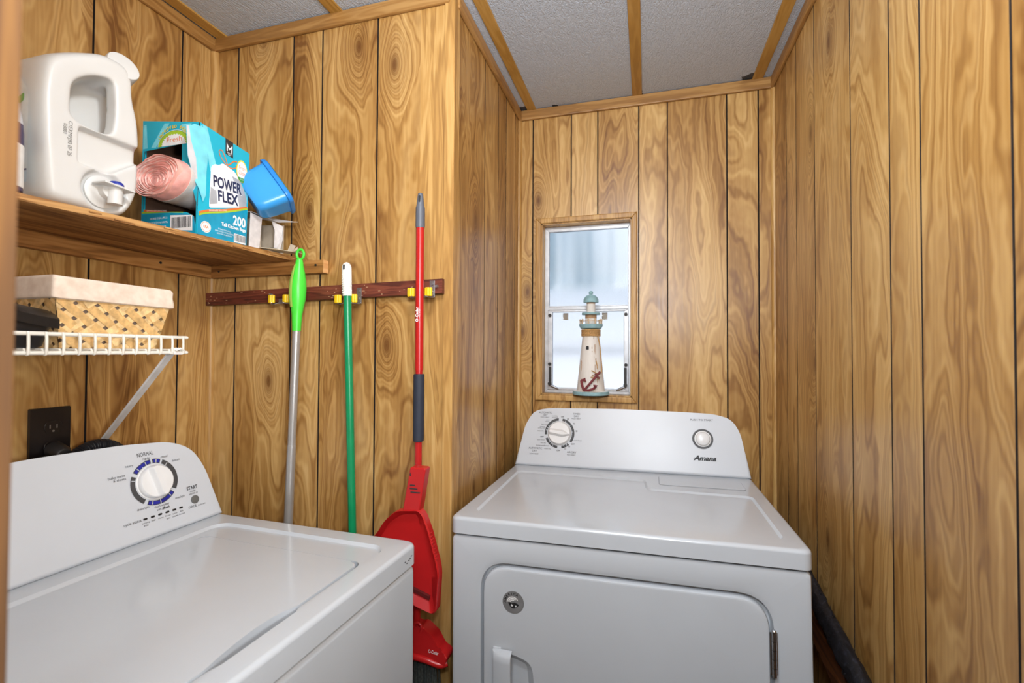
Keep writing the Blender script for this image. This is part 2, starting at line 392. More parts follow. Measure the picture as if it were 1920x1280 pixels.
# ------------------------------------------------------------------ window and what lies outside
W1 = empty('window_1', (-.2185, YB, WIN[2]), kind='structure')
def wpart(name, b, m): o = b.build(name, m); o.parent = W1; o.matrix_parent_inverse = Matrix.Translation(-Vector(W1.location)); return o
FX = lambda p: frame((0, YB, 0), (1, 0, 0), (0, 0, 1), (0, -1, 0))
def ring_frame(b, out, inn, z0, z1, Mx, bev=.004, mat=0):
    (a0, b0, a1, b1), (c0, d0, c1, d1) = out, inn
    for poly in ([(a0, b0), (a1, b0), (c1, d0), (c0, d0)], [(a1, b0), (a1, b1), (c1, d1), (c1, d0)], [(a1, b1), (a0, b1), (c0, d1), (c1, d1)], [(a0, b1), (a0, b0), (c0, d0), (c0, d1)]):
        b.prism(poly, z0, z1, bev, mat, Mx)
mw = FX(0); z0, z1, x0, x1 = WIN[2], WIN[3], WIN[0], WIN[1]
b = MB(); ring_frame(b, (-.404, CZ - .187, -.033, CZ + .498), (x0 + .002, z0 + .002, x1 - .002, z1 - .002), 0, .014, mw); wpart('casing', b, M['trimz'])
b = MB()
for c, d in (((x0 + .003, YB + .026, (z0 + z1) / 2), (.006, .062, z1 - z0)), ((x1 - .003, YB + .026, (z0 + z1) / 2), (.006, .062, z1 - z0)), (((x0 + x1) / 2, YB + .026, z1 - .003), (x1 - x0, .062, .006)), (((x0 + x1) / 2, YB + .026, z0 + .003), (x1 - x0, .062, .006))): b.box(c, d)
wpart('reveal', b, M['trimz'])
G = YB + .052; ml = frame((0, G, 0), (1, 0, 0), (0, 0, 1), (0, -1, 0))
b = MB(); ring_frame(b, (-.379, CZ - .162, -.056, CZ + .474), (-.362, CZ - .148, -.066, CZ + .456), -.004, .012, ml, .002)
b.box((-.214, G - .004, CZ + .162), (.300, .018, .016), .002); b.box((-.214, G - .012, CZ + .168), (.296, .006, .004), .001)
wpart('frame', b, M['alum'])
b = MB(); ring_frame(b, (-.366, CZ - .15, -.064, CZ + .154), (-.348, CZ - .142, -.081, CZ + .146), 0, .016, ml, .002); wpart('sash', b, M['alum'])
def glass(name):
    t = NT(name); t.set(Roughness=.34, Transmission_Weight=1.0, IOR=1.08); t.b.inputs['Base Color'].default_value = (.93, .96, 1, 1)
    t.bump(t.noise(t.n('TexCoord').outputs['Object'], 420, 2), .5, .001); return t.m
M['frost'] = glass('frosted_glass')
b = MB(); b.box((-.214, G - .001, CZ + .312), (.296, .004, .288)); wpart('upper_pane', b, M['frost'])
b = MB(); b.box((-.2145, G - .005, CZ + .002), (.267, .004, .288)); wpart('lower_pane', b, M['frost'])
M['darkmetal'] = plain('dark_metal', (58, 56, 54), .5, .6)
b = MB()
for x in (-.300, -.152): b.box((x, G + .004, CZ + .130), (.020, .006, .026), .001)
wpart('tab', b, plain('tan_tab', (206, 192, 172), .6))
for sx, x in ((1, -.357), (-1, -.073)):
    b = MB()
    for z in (CZ + .134, CZ - .052): b.cyl((x, G - .016, z), (x, G - .024, z), .006, n=14); b.box((x, G - .024, z), (.004, .004, .010), .001)
    b.box((x + sx * .002, G - .024, CZ - .095), (.009, .006, .066), .002); b.cyl((x + sx * .002, G - .026, CZ - .126), (x + sx * .002, G - .034, CZ - .126), .007, n=14)
    wpart('latch', b, M['darkmetal'])
    b = MB(); b.tube([(x, G - .022, CZ - .132), (x + sx * .018, G - .024, CZ - .138), (x + sx * .034, G - .02, CZ - .146)], [.004, .005, .003], 10)
    wpart('operator_arm', b, M['steel'])
# outside, seen only through the frosted panes
M['siding'] = plain('white_siding', (236, 238, 240), .7, 0, .3, .01)
t = NT('pale_blue_awning'); co = t.n('TexCoord').outputs['Object']; t.l(t.ramp(t.noise(t.mapping(co, (9, 1, .3)), 1, 2), [(.40, (128, 148, 160)), (.60, (206, 213, 217))]), t.b.inputs['Base Color']); t.set(Roughness=.6)
b = MB()
for i in range(60):
    xa, xb = -2.2 + i * .075, -2.2 + (i + 1) * .075; dz = (.02 if i % 2 else 0), (0 if i % 2 else .02)
    b.face([(xa, 2.62 + dz[0], 1.66), (xb, 2.62 + dz[1], 1.66), (xb, 2.5 + dz[1], 2.9), (xa, 2.5 + dz[0], 2.9)])
b.box((0, 2.6, 1.65), (4.4, .03, .03)); b.build('wall_outside_awning', t.m, kind='structure', smooth=False)
b = MB(); b.box((0, 3.05, 1.3), (5, .1, 2.6)); b.box((0, 2.99, 1.288), (5, .02, .035), mat=1)
b.build('wall_outside', [M['siding'], plain('grey_belt', (196, 199, 202), .7)], smooth=False, kind='structure')
# ------------------------------------------------------------------ washer and dryer
def console(b, outline, depth, top_lean, F, bev=.009):
    """outline in face coordinates (x right, y up); extruded backwards"""
    b.prism(outline, -depth, 0, bev, 0, F, 4)
def deck_with_well(b, outer, ridge, ridge2, well, h, zr, zb, M0):
    """rounded top: outer rim, a shallow pressed step, then an opening down to zb"""
    t = bmesh.new()
    def loop(pts, z): return [t.verts.new((p[0], p[1], z)) for p in pts]
    def ins(pts, d):
        c = Vector((sum(p[0] for p in pts) / len(pts), sum(p[1] for p in pts) / len(pts))); x0 = min(p[0] for p in pts); x1 = max(p[0] for p in pts); y0 = min(p[1] for p in pts); y1 = max(p[1] for p in pts)
        return [(c.x + (p[0] - c.x) * (1 - 2 * d / (x1 - x0)), c.y + (p[1] - c.y) * (1 - 2 * d / (y1 - y0))) for p in pts]
    r = .0085
    L = [loop(outer, -h), loop(outer, -r)]
    for k in (30, 60, 90): L.append(loop(ins(outer, r * (1 - math.cos(R(k)))), -r + r * math.sin(R(k))))
    n = len(outer)
    for a, c in zip(L, L[1:]):
        for i in range(n): t.faces.new((a[i], a[(i + 1) % n], c[(i + 1) % n], c[i]))
    def fill(A, B):
        E = [e for e in (t.edges.get((A[i], A[(i + 1) % len(A)])) or t.edges.new((A[i], A[(i + 1) % len(A)])) for i in range(len(A)))]
        E += [e for e in (t.edges.get((B[i], B[(i + 1) % len(B)])) or t.edges.new((B[i], B[(i + 1) % len(B)])) for i in range(len(B)))]
        bmesh.ops.triangle_fill(t, use_beauty=True, edges=E)
    def bridge(A, B):
        for i in range(len(A)): t.faces.new((A[i], A[(i + 1) % len(A)], B[(i + 1) % len(A)], B[i]))
    ra = loop(ridge, 0); fill(L[-1], ra); rb = loop(ridge2, zr); bridge(ra, rb)
    if well:
        wl = loop(well, zr); fill(rb, wl); wb = loop(well, zb); bridge(wl, wb); t.faces.new(wb)
    else: t.faces.new(rb)
    bmesh.ops.recalc_face_normals(t, faces=t.faces[:])
    return b._in(t, M0, 0)
def inset(pts, d):
    """polygon moved inwards by d"""
    out = []; N = len(pts)
    for i in range(N):
        p = Vector(pts[i]); a = p - Vector(pts[i - 1]); c = Vector(pts[(i + 1) % N]) - p
        if a.length < 1e-7: a = c
        if c.length < 1e-7: c = a
        n = (Vector((-a.y, a.x)).normalized() + Vector((-c.y, c.x)).normalized()); n = n.normalized() if n.length > 1e-6 else Vector((0, 0)); out.append(tuple(p + n * d))
    return out

# --- washer: local x towards its front, y along its width (right end at 0), z up from the deck
WP = (-1.0057, .9381, CZ - .4065)
ws = empty('washing_machine', WP, (.0031, -.0038, -.0407), label='white top-loading washing machine with blue ringed dial, lid closed, under the wire shelf', cat='washing machine')
WW, WD, WH, WR = .70, .5395, WP[2] - .012, .042
b = MB(); b.box(((WD - .125) / 2, -WW / 2, -(WH + WR + .004) / 2), (WD + .119, WW - .004, WH - WR - .004), .014, 0, None, 4)
for x in (-.10, WD - .06):
    for y in (-.06, -WW + .06): b.cyl((x, y, -WH + .005), (x, y, -WH - .0105), .022, mat=1)
b.build('cabinet', [M['white'], M['gap']], ws)
b = MB(); out = rrect(-.125, -WW, WD, 0, .02)
lid_in = .10
rid = rrect(.044, -WW + .045, .497, -.045, .035); rid2 = rrect(.0495, -WW + .0505, .492, -.0505, .03)
well = []
for p in roundpoly([(.4840, -.112), (.068, -.108), (.068, -WW + .108), (.4840, -WW + .112), (.4840, -.432), (.496, -.405, .03), (.500, -.35, .03), (.499, -.300, .01), (.4840, -.286, .01)][::-1], .022): well.append(p)
deck_with_well(b, out, rid, rid2, well, WR, -.006, -.075, None)
b.build('deck', M['white'], ws)
b = MB()
lp = roundpoly([(.4800, -.1165), (.0725, -.1130), (.0725, -WW + .1130), (.4800, -WW + .1165), (.4805, -.440, .01), (.472, -.400, .03), (.466, -.35, .03), (.470, -.305, .02), (.4805, -.284, .01)][::-1], .022)
b.prism(lp, -.028, -.004, .0045, 0, None, 4)
b.build('lid', M['white'], ws)
FWm = frame((0, 0, 0), (0, 1, 0), (-.2588, 0, .9659), (.9659, 0, .2588))
b = MB(); right = [(0, .002), (-.030, .126), (-.052, .173, .05), (-.100, .199, .06), (-.2, .209), (-.35, .2135)]
po = [(p[0], p[1], p[2] if len(p) > 2 else .02) for p in right] + [(-WW - p[0], p[1], p[2] if len(p) > 2 else .02) for p in right[:-1]][::-1]
po[0] = (0, .002, 0); po[-1] = (-WW, .002, 0)
console(b, roundpoly(po[::-1], .03, 6)[::-1], .100, 0, FWm)
cons = b.build('console', M['whitep'], ws)
kc = (-.1475, .1180)
b = MB(); TK = FWm @ Matrix.Translation((kc[0], kc[1], .0012))
for a0, a1, m in ((93, 118, 1), (120.5, 145, 1), (88, 67, 1), (62, -33, 0), (-42, -118, 1), (-127, -206, 0)): b.arc(.0405, .0500, a0, a1, 0, 0, TK)
for a0, a1 in ((95, 106), (109, 131), (134, 143.5), (85, 80), (77, 69), (-44, -52), (-56, -82), (-86, -104), (-108, -116)): b.arc(.0420, .0485, a0, a1, .0003, 1, TK)
for a in (107.5, 132.5, 165, 78.5, 48, -54, -84, -106): b.arc(.041, .0482, a - 1.1, a + 1.1, .0006, 2, TK)
TX = lambda s, x, y, size, **k: b.text(s, FWm, size, (x, y), z=.0012, **k)
TX('NORMAL', -.158, .1812, .0125, width=.034); TX('regular', -.1575, .1716, .0072, width=.017); TX('casual', -.1195, .1680, .0068, width=.015); TX('heavy', -.1935, .1630, .0075, width=.016); TX('delicate', -.0950, .1545, .0070, width=.018)
TX('bulky items', -.2200, .1460, .0075, width=.032); TX('& sheets', -.2150, .1390, .0075, width=.024); TX('drain/spin', -.1800, .0690, .0072, width=.024); TX('clean washer', -.1415, .0640, .0072, width=.032); TX('with', -.1490, .0568, .0068, width=.010); TX('affresh', -.1345, .0570, .0078, width=.016, bold=.0002, shear=.2); TX('rinse/spin', -.1000, .0700, .0072, width=.022)
b.build('dial_print', [M['ink'], M['inkb'], M['white'], M['black']], cons, smooth=False, label='blue and grey dial ring with cycle names'); b = MB()
TX('START', -.0690, .0825, .0115, width=.026, bold=.0003); TX('PAUSE/', -.0685, .0745, .0050, width=.014); TX('UNLOCK LID', -.0677, .0690, .0050, width=.021); TX('CANCEL', -.0750, .0400, .0072, width=.020, bold=.0001); TX('(hold 3 sec)', -.0530, .0392, .0045, width=.018)
b.build('start_print', [M['ink']], cons, smooth=False); b = MB()
TX('cycle status', -.2045, .0465, .0085, width=.034)
for i, s in enumerate(('sensing', 'wash', 'rinse', 'final', 'cycle', 'lid')):
    x = -.1795 + i * .0155
    b.prism(rrect(x - .0042, .0442, x + .0042, .0482, .0019, 3), .0009, .0016, 0, 3, FWm); TX(s, x, .0385, .0046, width=.0022 * len(s))
for i, s in ((0, 'fill'), (3, 'spin'), (4, 'complete'), (5, 'locked')): TX(s, -.1795 + i * .0155, .0325, .0046, width=min(.0135, .0021 * len(s)))
b.build('status_print', [M['ink'], M['inkb'], M['white'], M['black']], cons, smooth=False)
b = MB(); KF = FWm @ Matrix.Translation((kc[0], kc[1], 0))
b.lathe([(.0385, 0), (.0385, .0015), (.0365, .003), (.0350, .0095), (.0328, .0122), (.001, .0128)], 48, 0, KF)
kn = b.build('dial', M['whiteknob'], ws, label='round white cycle dial')
b = MB(); KG = KF @ Matrix.Rotation(R(12), 4, 'Z')
b.loft([[(x * s, y * u, z) for x, y in rrect(-.0075, -.035, .0075, .036, .0055)] for s, u, z in ((1.5, 1.0, .0112), (1.15, .98, .015), (.95, .95, .0215), (.75, .92, .0238))], 0, KG)
b.build('grip', M['whiteknob'], kn)
b = MB(); BF = FWm @ Matrix.Translation((-.0668, .0545, 0)); b.lathe([(.0092, 0), (.0092, .0022), (.0082, .0034), (.001, .0040)], 28, 0, BF)
b.build('start_button', M['grey'], ws, label='round grey start button')
b = MB()
for y, z in ((-.026, -.021), (-.031, -.024), (-.036, -.026), (-.043, -.029), (-.05, -.024)): b.box((WD + .0002, y, z), (.0008, .004, .0016))
b.build('scuff', M['gap'], ws, label='dark scuff marks at the front right corner of the deck')

# --- dryer: local x to its right, y towards its back, z up from the top
DP = (-.4356, 1.0208, CZ - .3833)
dr = empty('clothes_dryer', DP, (-.0143, -.0111, -.0022), label='white front-loading clothes dryer standing in the alcove below the window', cat='clothes dryer')
DW, DH, DR_ = .737, DP[2] - .012, .0373
fo = roundpoly([(.076, -.100), (.076, -.78), (.664, -.78), (.664, -.100)], .062, 8)
b = MB()
FD = frame((0, 0, 0), (1, 0, 0), (0, 0, 1), (0, -1, 0))
body = rrect(.001, -DH, DW - .001, -DR_ - .004, .012)
t = bmesh.new(); L1 = [t.verts.new((x, .010, z)) for x, z in body]; L0 = [t.verts.new((x, .68, z)) for x, z in body]; n_ = len(body)
L2 = [t.verts.new((x, .0035, z)) for x, z in inset(body, .003)]; L3 = [t.verts.new((x, .001, z)) for x, z in inset(body, .010)]
for A, B_ in ((L0, L1), (L1, L2), (L2, L3)):
    for i in range(n_): t.faces.new((A[i], A[(i + 1) % n_], B_[(i + 1) % n_], B_[i]))
t.faces.new(L0)
# pressed recess round the door
rim0 = [t.verts.new((x, .001, z)) for x, z in inset(fo, -.016)]; rim1 = [t.verts.new((x, .0045, z)) for x, z in inset(fo, -.005)]; rim2 = [t.verts.new((x, .018, z)) for x, z in inset(fo, -.0015)]
E = [t.edges.get((L3[i], L3[(i + 1) % n_])) for i in range(n_)] + [t.edges.new((rim0[i], rim0[(i + 1) % len(rim0)])) for i in range(len(rim0))]
bmesh.ops.triangle_fill(t, use_beauty=True, edges=E)
for A, B_ in ((rim0, rim1), (rim1, rim2)):
    for i in range(len(A)): t.faces.new((A[i], A[(i + 1) % len(A)], B_[(i + 1) % len(A)], B_[i]))
t.faces.new(rim2); bmesh.ops.recalc_face_normals(t, faces=t.faces[:]); b._in(t, None, 0)
for x in (.06, DW - .06):
    for y in (.06, .6): b.cyl((x, y, -DH + .005), (x, y, -DH - .0105), .022, mat=1)
b.build('cabinet', [M['white'], M['gap']], dr)
b = MB(); out = rrect(-.001, -.003, DW + .001, .68, .018)
rid = roundpoly([(.040, .046), (.702, .046), (.702, .354), (.438, .362), (.432, .455), (.032, .472)], .022, 6)
deck_with_well(b, out, rid, inset(rid, .005), None, DR_, -.0050, 0, None)
b.build('top', M['white'], dr)
b = MB(); lp = roundpoly([(.470, .408), (.697, .408), (.697, .500), (.470, .505)], .008, 4)
b.prism(lp, -.002, .0012, .001); b.build('lint_screen_door', M['white'], dr)
b = MB(); b.flat([inset(lp, -.0012), lp], .0004); b.build('lint_door_gap', M['ink'], dr)
FDc = frame((0, .541, 0), (1, 0, 0), (0, .2588, .9659), (0, -.9659, .2588))
b = MB(); po = [(0, .002, 0), (.031, .139, .02), (.058, .186, .05), (.105, .197, .06), (.243, .1995, .05), (.37, .2005, .05), (.518, .197, .05), (.640, .193, .06), (.690, .178, .05), (.712, .139, .02), (.737, .002, 0)]
console(b, roundpoly(po, .03, 6)[::-1], .135, 0, FDc)
cons = b.build('console', M['whitep'], dr)
kc = (.151, .113)
b = MB(); TK = FDc @ Matrix.Translation((kc[0], kc[1], .0012))
for a0, a1 in ((79, 66), (64, 39), (37, 8), (6, -36), (-48, -55), (-57, -67), (-69, -80), (-97, -116), (-118, -126), (-128, -136), (-138, -158), (170, 187), (167, 159), (157, 149), (147, 95)): b.arc(.0425 if abs((a0 + a1) / 2) < 140 or a1 == 187 or a0 == 79 else .0425, .0505, a0, a1, 0, 0, TK)
b.arc(.0475, .0505, 187, 147, 0, 0, TK); b.arc(.0475, .0505, -97, -158, 0, 0, TK); b.arc(.0475, .0505, -48, -80, 0, 0, TK); b.arc(.0475, .0505, 79, -36, 0, 0, TK)
TX = lambda s, x, y, size, **k: b.text(s, FDc, size, (x, y), z=.0012, **k)
dx = lambda px, py: (kc[0] + (px - 745) / 285 * .0505, kc[1] - (py - 650) / 285 * .0515)   # crop of the console print to face metres
for s, px, py, size, wd in (('AUTOMATIC', 455, 275, .0088, .046), ('DRY', 450, 322, .0088, .016), ('HIGH HEAT', 447, 360, .0052, .031), ('TIMED', 1062, 282, .0088, .024), ('DRY', 1056, 328, .0088, .016), ('HIGH HEAT', 1056, 373, .0052, .031), ('AUTOMATIC', 290, 948, .0088, .047), ('DRY', 275, 998, .0088, .016), ('LOW HEAT', 268, 1052, .0062, .031), ('AIR DRY', 990, 990, .0088, .032), ('NO HEAT', 985, 1038, .0062, .028)):
    TX(s, *dx(px, py), size, width=wd)
for s, px, py, wd in (('OFF', 793, 346, .011), ('OFF', 408, 730, .012), ('OFF', 735, 970, .012), ('OFF', 1008, 840, .012), ('60', 900, 380, .006), ('40', 1018, 465, .006), ('20', 1070, 600, .006), ('30', 940, 890, .006), ('15', 865, 935, .005)): TX(s, *dx(px, py), .0068, width=wd, bold=.0001)
for s, px, py, wd in (('wrinkle', 645, 330, .018), ('prevent', 645, 357, .020), ('cool', 505, 410, .010), ('down', 500, 440, .013), ('less dry', 437, 497, .018), ('energy', 405, 540, .017), ('preferred', 385, 567, .022), ('more dry', 375, 620, .021), ('cool down', 390, 785, .026), ('less dry', 437, 840, .018), ('energy preferred', 420, 890, .043), ('more dry', 525, 945, .022), ('cool down', 1098, 770, .027)): TX(s, *dx(px, py), .0058, width=wd)
b.build('dial_print', [M['ink']], cons, smooth=False, label='grey dial ring with cycle names'); b = MB()
TX('PUSH TO START', .603, .1725, .0085, width=.067); b.arc(.0245, .0308, 0, 360, 0, 0, FDc @ Matrix.Translation((.604, .1138, .0012)), 48)
b.build('start_print', [M['ink']], cons, smooth=False); b = MB()
TX('Amana', .6075, .0545, .0205, width=.066, bold=.0007, shear=.35, mat=1)
b.face([FDc @ Vector(p) for p in ((.578, .0558, .0012), (.601, .0558, .0012), (.601, .0535, .0012), (.574, .0535, .0012))], 1)
b.build('maker_name', [M['ink'], M['black']], cons, smooth=False, label='slanted black maker name')
b = MB(); KF = FDc @ Matrix.Translation((kc[0], kc[1], 0))
b.lathe([(.0405, 0), (.0405, .0015), (.0385, .004), (.0372, .0100), (.035, .0125), (.001, .013)], 48, 0, KF)
kn = b.build('dial', M['whiteknob'], dr, label='round white cycle dial')
b = MB(); KG = KF @ Matrix.Rotation(R(-8), 4, 'Z')
gp = lambda s, u: [(x, y * u) for x, y in roundpoly([(-.034 * s, -.010), (.014, -.0125), (.036 * s, -.001), (.036 * s, .001), (.014, .0125), (-.034 * s, .010)], .006)]
b.loft([[(x, y, z) for x, y in gp(s, u)] for s, u, z in ((1, 1, .0120), (.98, .8, .019), (.94, .55, .0245), (.9, .4, .026))], 0, KG)
b.build('grip', M['whiteknob'], kn)
b = MB(); BF = FDc @ Matrix.Translation((.604, .1138, 0)); b.lathe([(.0245, 0), (.0245, .002), (.0215, .0028), (.0205, .0075), (.018, .0098), (.012, .0112), (.001, .012)], 40, 0, BF)
b.build('start_button', M['whiteknob'], dr, label='round white start button')
# door with its pocket, handle and hinge
b = MB(); FDd = FD @ Matrix.Translation((0, 0, 0))
dp = inset(fo, .0030); dpi = inset(dp, .006); dpj = inset(dp, .002)
pocket = roundpoly([(.112, -.288), (.150, -.288), (.192, -.300, .06), (.200, -.38, .05), (.192, -.455, .06), (.150, -.468), (.112, -.468)], .012, 6)
t = bmesh.new(); mk = lambda pts, y: [t.verts.new((x, y, z)) for x, z in pts]
A = mk(dp, .016); B_ = mk(dp, .003); C = mk(dpj, -.001); D = mk(dpi, -.0025)
for P, Q in ((A, B_), (B_, C), (C, D)):
    for i in range(len(P)): t.faces.new((P[i], P[(i + 1) % len(P)], Q[(i + 1) % len(P)], Q[i]))
k0 = mk(pocket, -.0025); k1 = mk(inset(pocket[::-1], .004)[::-1], .001); k2 = mk(inset(pocket[::-1], .016)[::-1], .012)
E = [t.edges.get((D[i], D[(i + 1) % len(D)])) for i in range(len(D))] + [t.edges.new((k0[i], k0[(i + 1) % len(k0)])) for i in range(len(k0))]
bmesh.ops.triangle_fill(t, use_beauty=True, edges=E)
for P, Q in ((k0, k1), (k1, k2)):
    for i in range(len(P)): t.faces.new((P[i], P[(i + 1) % len(P)], Q[(i + 1) % len(P)], Q[i]))
t.faces.new(k2); bmesh.ops.recalc_face_normals(t, faces=t.faces[:]); b._in(t, None, 0)
door = b.build('door', M['white'], dr)
b = MB(); hp = [(.104, -.0025), (.104, -.013), (.110, -.020), (.136, -.025), (.1485, -.024), (.1485, -.018), (.136, -.019), (.114, -.014), (.112, -.0025)]
Hh = []
for z, s in ((-.476, .25), (-.470, .75), (-.460, 1), (-.30, 1), (-.288, .93), (-.281, .70), (-.278, .25)): Hh.append([(x, -.0025 + (y + .0025) * s, z) for x, y in hp])
b.loft(Hh); b.box((.113, -.004, -.374), (.020, .006, .196), .0025); b.build('handle', M['white'], door)
b = MB()
for k in range(5): b.cyl((.6665, -.006, -.159 - k * .0165), (.6665, -.006, -.1745 - k * .0165), .0042, n=14)
b.box((.6620, -.0020, -.2), (.005, .002, .080), .0008); b.box((.6710, -.001, -.2), (.005, .002, .080), .0008)
b.ball((.6665, -.006, -.1575), .0048); b.build('hinge', M['chrome'], door, label='chrome door hinge')
b = MB(); b.lathe([(.0245, 0), (.0245, .0006), (.0238, .0009)], 40, 0, FD @ Matrix.Translation((.150, -.175, .0022)))
st = b.build('badge', plain('silver_badge', (138, 139, 141), .32, .4), door, label='round silver AMERICA badge')
b = MB(); S = FD @ Matrix.Translation((.150, -.175, .0033))
b.arctext('AMERICA', S, .0068, (0, 0), .0185, 178, 62, 0, bold=.0003)
for r0, r1, a0, a1, m in ((.0118, .0138, 30, 175, 2), (.0085, .0108, 48, 178, 2), (.0052, .0074, 60, 165, 2)): b.arc(r0, r1, a0, a1, 0, m, S @ Matrix.Translation((-.001, -.001, 0)))
b.flat([roundpoly([(-.012, .0015), (-.004, -.001), (.004, .0005), (.013, -.003), (.012, -.006), (.008, -.010), (.004, -.0125), (-.001, -.013), (-.006, -.0105), (-.009, -.006), (-.012, -.001)], .001, 2)], 0, 0, S)
for cx, cy, rr in ((-.003, -.0065, .0036), (.0062, -.0075, .0028)): b.flat([[(cx + rr * (1 if i % 2 == 0 else .42) * math.sin(i * math.pi / 5), cy + rr * (1 if i % 2 == 0 else .42) * math.cos(i * math.pi / 5)) for i in range(10)]], .0003, 2, S)
b.build('lettering', [M['black'], M['ink'], plain('badge_white', (222, 222, 222), .5)], st, smooth=False)

# --- black furry edged board leaning between the dryer and the right wall
lb = empty('leaning_board', (.395, .85, 0), label='brown board with a black fleecy edge leaning between dryer and right wall', cat='board')
def at_(p): return Vector(p) - Vector((.395, .85, 0))
b = MB(); q0, q1 = Vector((.385, .55, .565)), Vector((.385, 1.55, .740)); ax = (q1 - q0).normalized(); up = ax.cross(Vector((1, 0, 0))).normalized() * -1
b.loft([[at_(p + up * h + Vector((x, 0, 0))) for x, h in ((-.009, 0), (.009, 0), (.009, -.07), (-.009, -.07))] for p in (q0, q1)])
for p in (q0 + ax * .12, q0 + ax * .88): b.box(at_((.385, p.y, p.z / 2 - .02)), (.016, .05, p.z - .04))
b.build('panel', wood('brown_board', (58, 28, 14), (112, 62, 30), (140, 84, 44), 'Y', .5), lb)
b = MB()
loops = []
rnd = random.Random(3)
for i in range(60):
    p = q0 + (q1 - q0) * (i / 59); loops.append([at_(p + up * (.024 + (.026 + rnd.uniform(-.003, .003)) * math.sin(R(a))) + Vector(((.017 + rnd.uniform(-.003, .003)) * math.cos(R(a)), 0, 0))) for a in range(0, 360, 20)])
b.loft(loops)
for i in range(900):
    p = q0 + (q1 - q0) * rnd.random(); a = R(rnd.uniform(0, 360)); s = at_(p + up * (.024 + .025 * math.sin(a)) + Vector((.016 * math.cos(a), 0, 0)))
    d = (Vector((math.cos(a), 0, 0)) + up * math.sin(a)) * .004 + ax * rnd.uniform(-.012, .012)
    e = ax * .0012; b.face([s - e, s + e, s + d])
t = NT('black_fleece'); co = t.n('TexCoord').outputs['Object']; t.l(t.ramp(t.noise(t.mapping(co, (80, 60, 60)), 1, 4, .7, 1.5), [(.5, (14, 14, 20)), (.72, (46, 48, 60)), (.85, (110, 112, 124))]), t.b.inputs['Base Color']); t.set(Roughness=.6)
b.build('fleece_edge', t.m, lb, label='black fleecy edging')
# ------------------------------------------------------------------ wooden shelf and the things on it
SZ = CZ + .2535                                       # shelf top
sh = empty('wooden_shelf', (XL, .65, SZ), label='plywood wall shelf on wooden cleats holding the jug and the bag box', cat='shelf')
L = lambda p, o: Vector(p) - Vector(o)
so = (XL, .65, SZ)
b = MB(); A = [L(p, so) for p in ((XL + .002, .20, SZ - .012), (-1.018, .20, SZ - .012), (-.926, YM - .002, SZ - .012), (XL + .002, YM - .002, SZ - .012))]
b.loft([A, [p + Vector((0, 0, .012)) for p in A]])
rnd = random.Random(5)
for i in range(26):                                   # splintered ply edge
    k = rnd.random(); p = A[1].lerp(A[2], k); wd = rnd.uniform(.01, .05)
    b.box((p.x + .0005, p.y, p.z + rnd.uniform(.002, .011)), (.0022, wd, rnd.uniform(.0012, .003)), 0, 1)
b.build('board', [M['ply'], M['plyedge']], sh)
b = MB(); b.box(L(((XL - .836) / 2 + .010, YM - .011, SZ - .030), so), (-.836 - XL - .022, .020, .035), .001)
c1 = b.build('cleat', M['cleatx'], sh)
b = MB(); b.box(L((-.8355, YM - .011, SZ - .030), so), (.0012, .0195, .0345)); b.build('end_grain', M['endgrain'], c1)
b = MB(); b.box(L((XL + .011, (.20 + YM) / 2, SZ - .030), so), (.020, YM - .204, .035), .001); c2 = b.build('cleat', M['cleaty'], sh)
for c, ps in ((c1, [(-.86, YM - .0215, SZ - .026), (-1.19, YM - .0215, SZ - .03)]), (c2, [(XL + .0215, .62, SZ - .028), (XL + .0215, .93, SZ - .03)])):
    for p in ps:
        b = MB(); d = Vector((0, -1, 0)) if c is c1 else Vector((1, 0, 0)); p = L(p, so); b.cyl(p - d * .002, p + d * .0015, .0034, .0028, 12); b.build('screw', M['darkmetal'], c)

# detergent jug: outline in y, z; front face looks to +x
jo = (-1.085, .625, SZ)
jug = empty('detergent_jug', jo, label='big white detergent jug with a handle, round cap and push tap on shelf', cat='jug')
M['jug'] = plain('white_jug_plastic', (214, 214, 212), .38, 0, .5, .008, 10)
M['jug'].node_tree.nodes['Principled BSDF'].inputs['Subsurface Weight'].default_value = .08
M['jug'].node_tree.nodes['Principled BSDF'].inputs['Subsurface Radius'].default_value = (.02, .02, .02)
XF = -.985
FJ = Matrix(((0, 0, 1, XF - jo[0]), (1, 0, 0, -jo[1]), (0, 1, 0, -jo[2] + CZ), (0, 0, 0, 1)))      # (y, z, out)
outl = [(.556, .2535, .02), (.684, .2535, .03), (.707, .300, .04), (.7105, .405, .05), (.706, .462, .04), (.694, .502, .03), (.694, .540, .02), (.683, .564, .015), (.645, .566, .02), (.590, .536, .05), (.552, .508, .035), (.543, .45, .04), (.546, .36, .04)]
def jl(d, s): return [( .627 + (y - .627) * s, .40 + (z - .40) * s) for y, z in roundpoly(outl, .02, 5)], d
b = MB()
lo = [jl(-.160, .90), jl(-.155, .955), jl(-.143, .985), jl(-.125, 1), jl(-.035, 1), jl(-.018, .985), jl(-.006, .955), jl(0, .90)]
b.loft([[(y, max(z, .2535), d) for y, z in pts] for pts, d in lo], 0, FJ)
body = b.build('body', M['jug'], jug)
def cutter(loops):
    c = MB(); c.loft(loops, 0, FJ); o = c.build('c', M['jug'], jug); return o
def boolean(o, c, op='DIFFERENCE'):
    m = o.modifiers.new('b', 'BOOLEAN'); m.operation = op; m.object = c; m.solver = 'EXACT'
    bpy.context.view_layer.update(); dg = bpy.context.evaluated_depsgraph_get()
    me = bpy.data.meshes.new_from_object(o.evaluated_get(dg)); o.modifiers.clear(); o.data = me
    bpy.data.objects.remove(c)
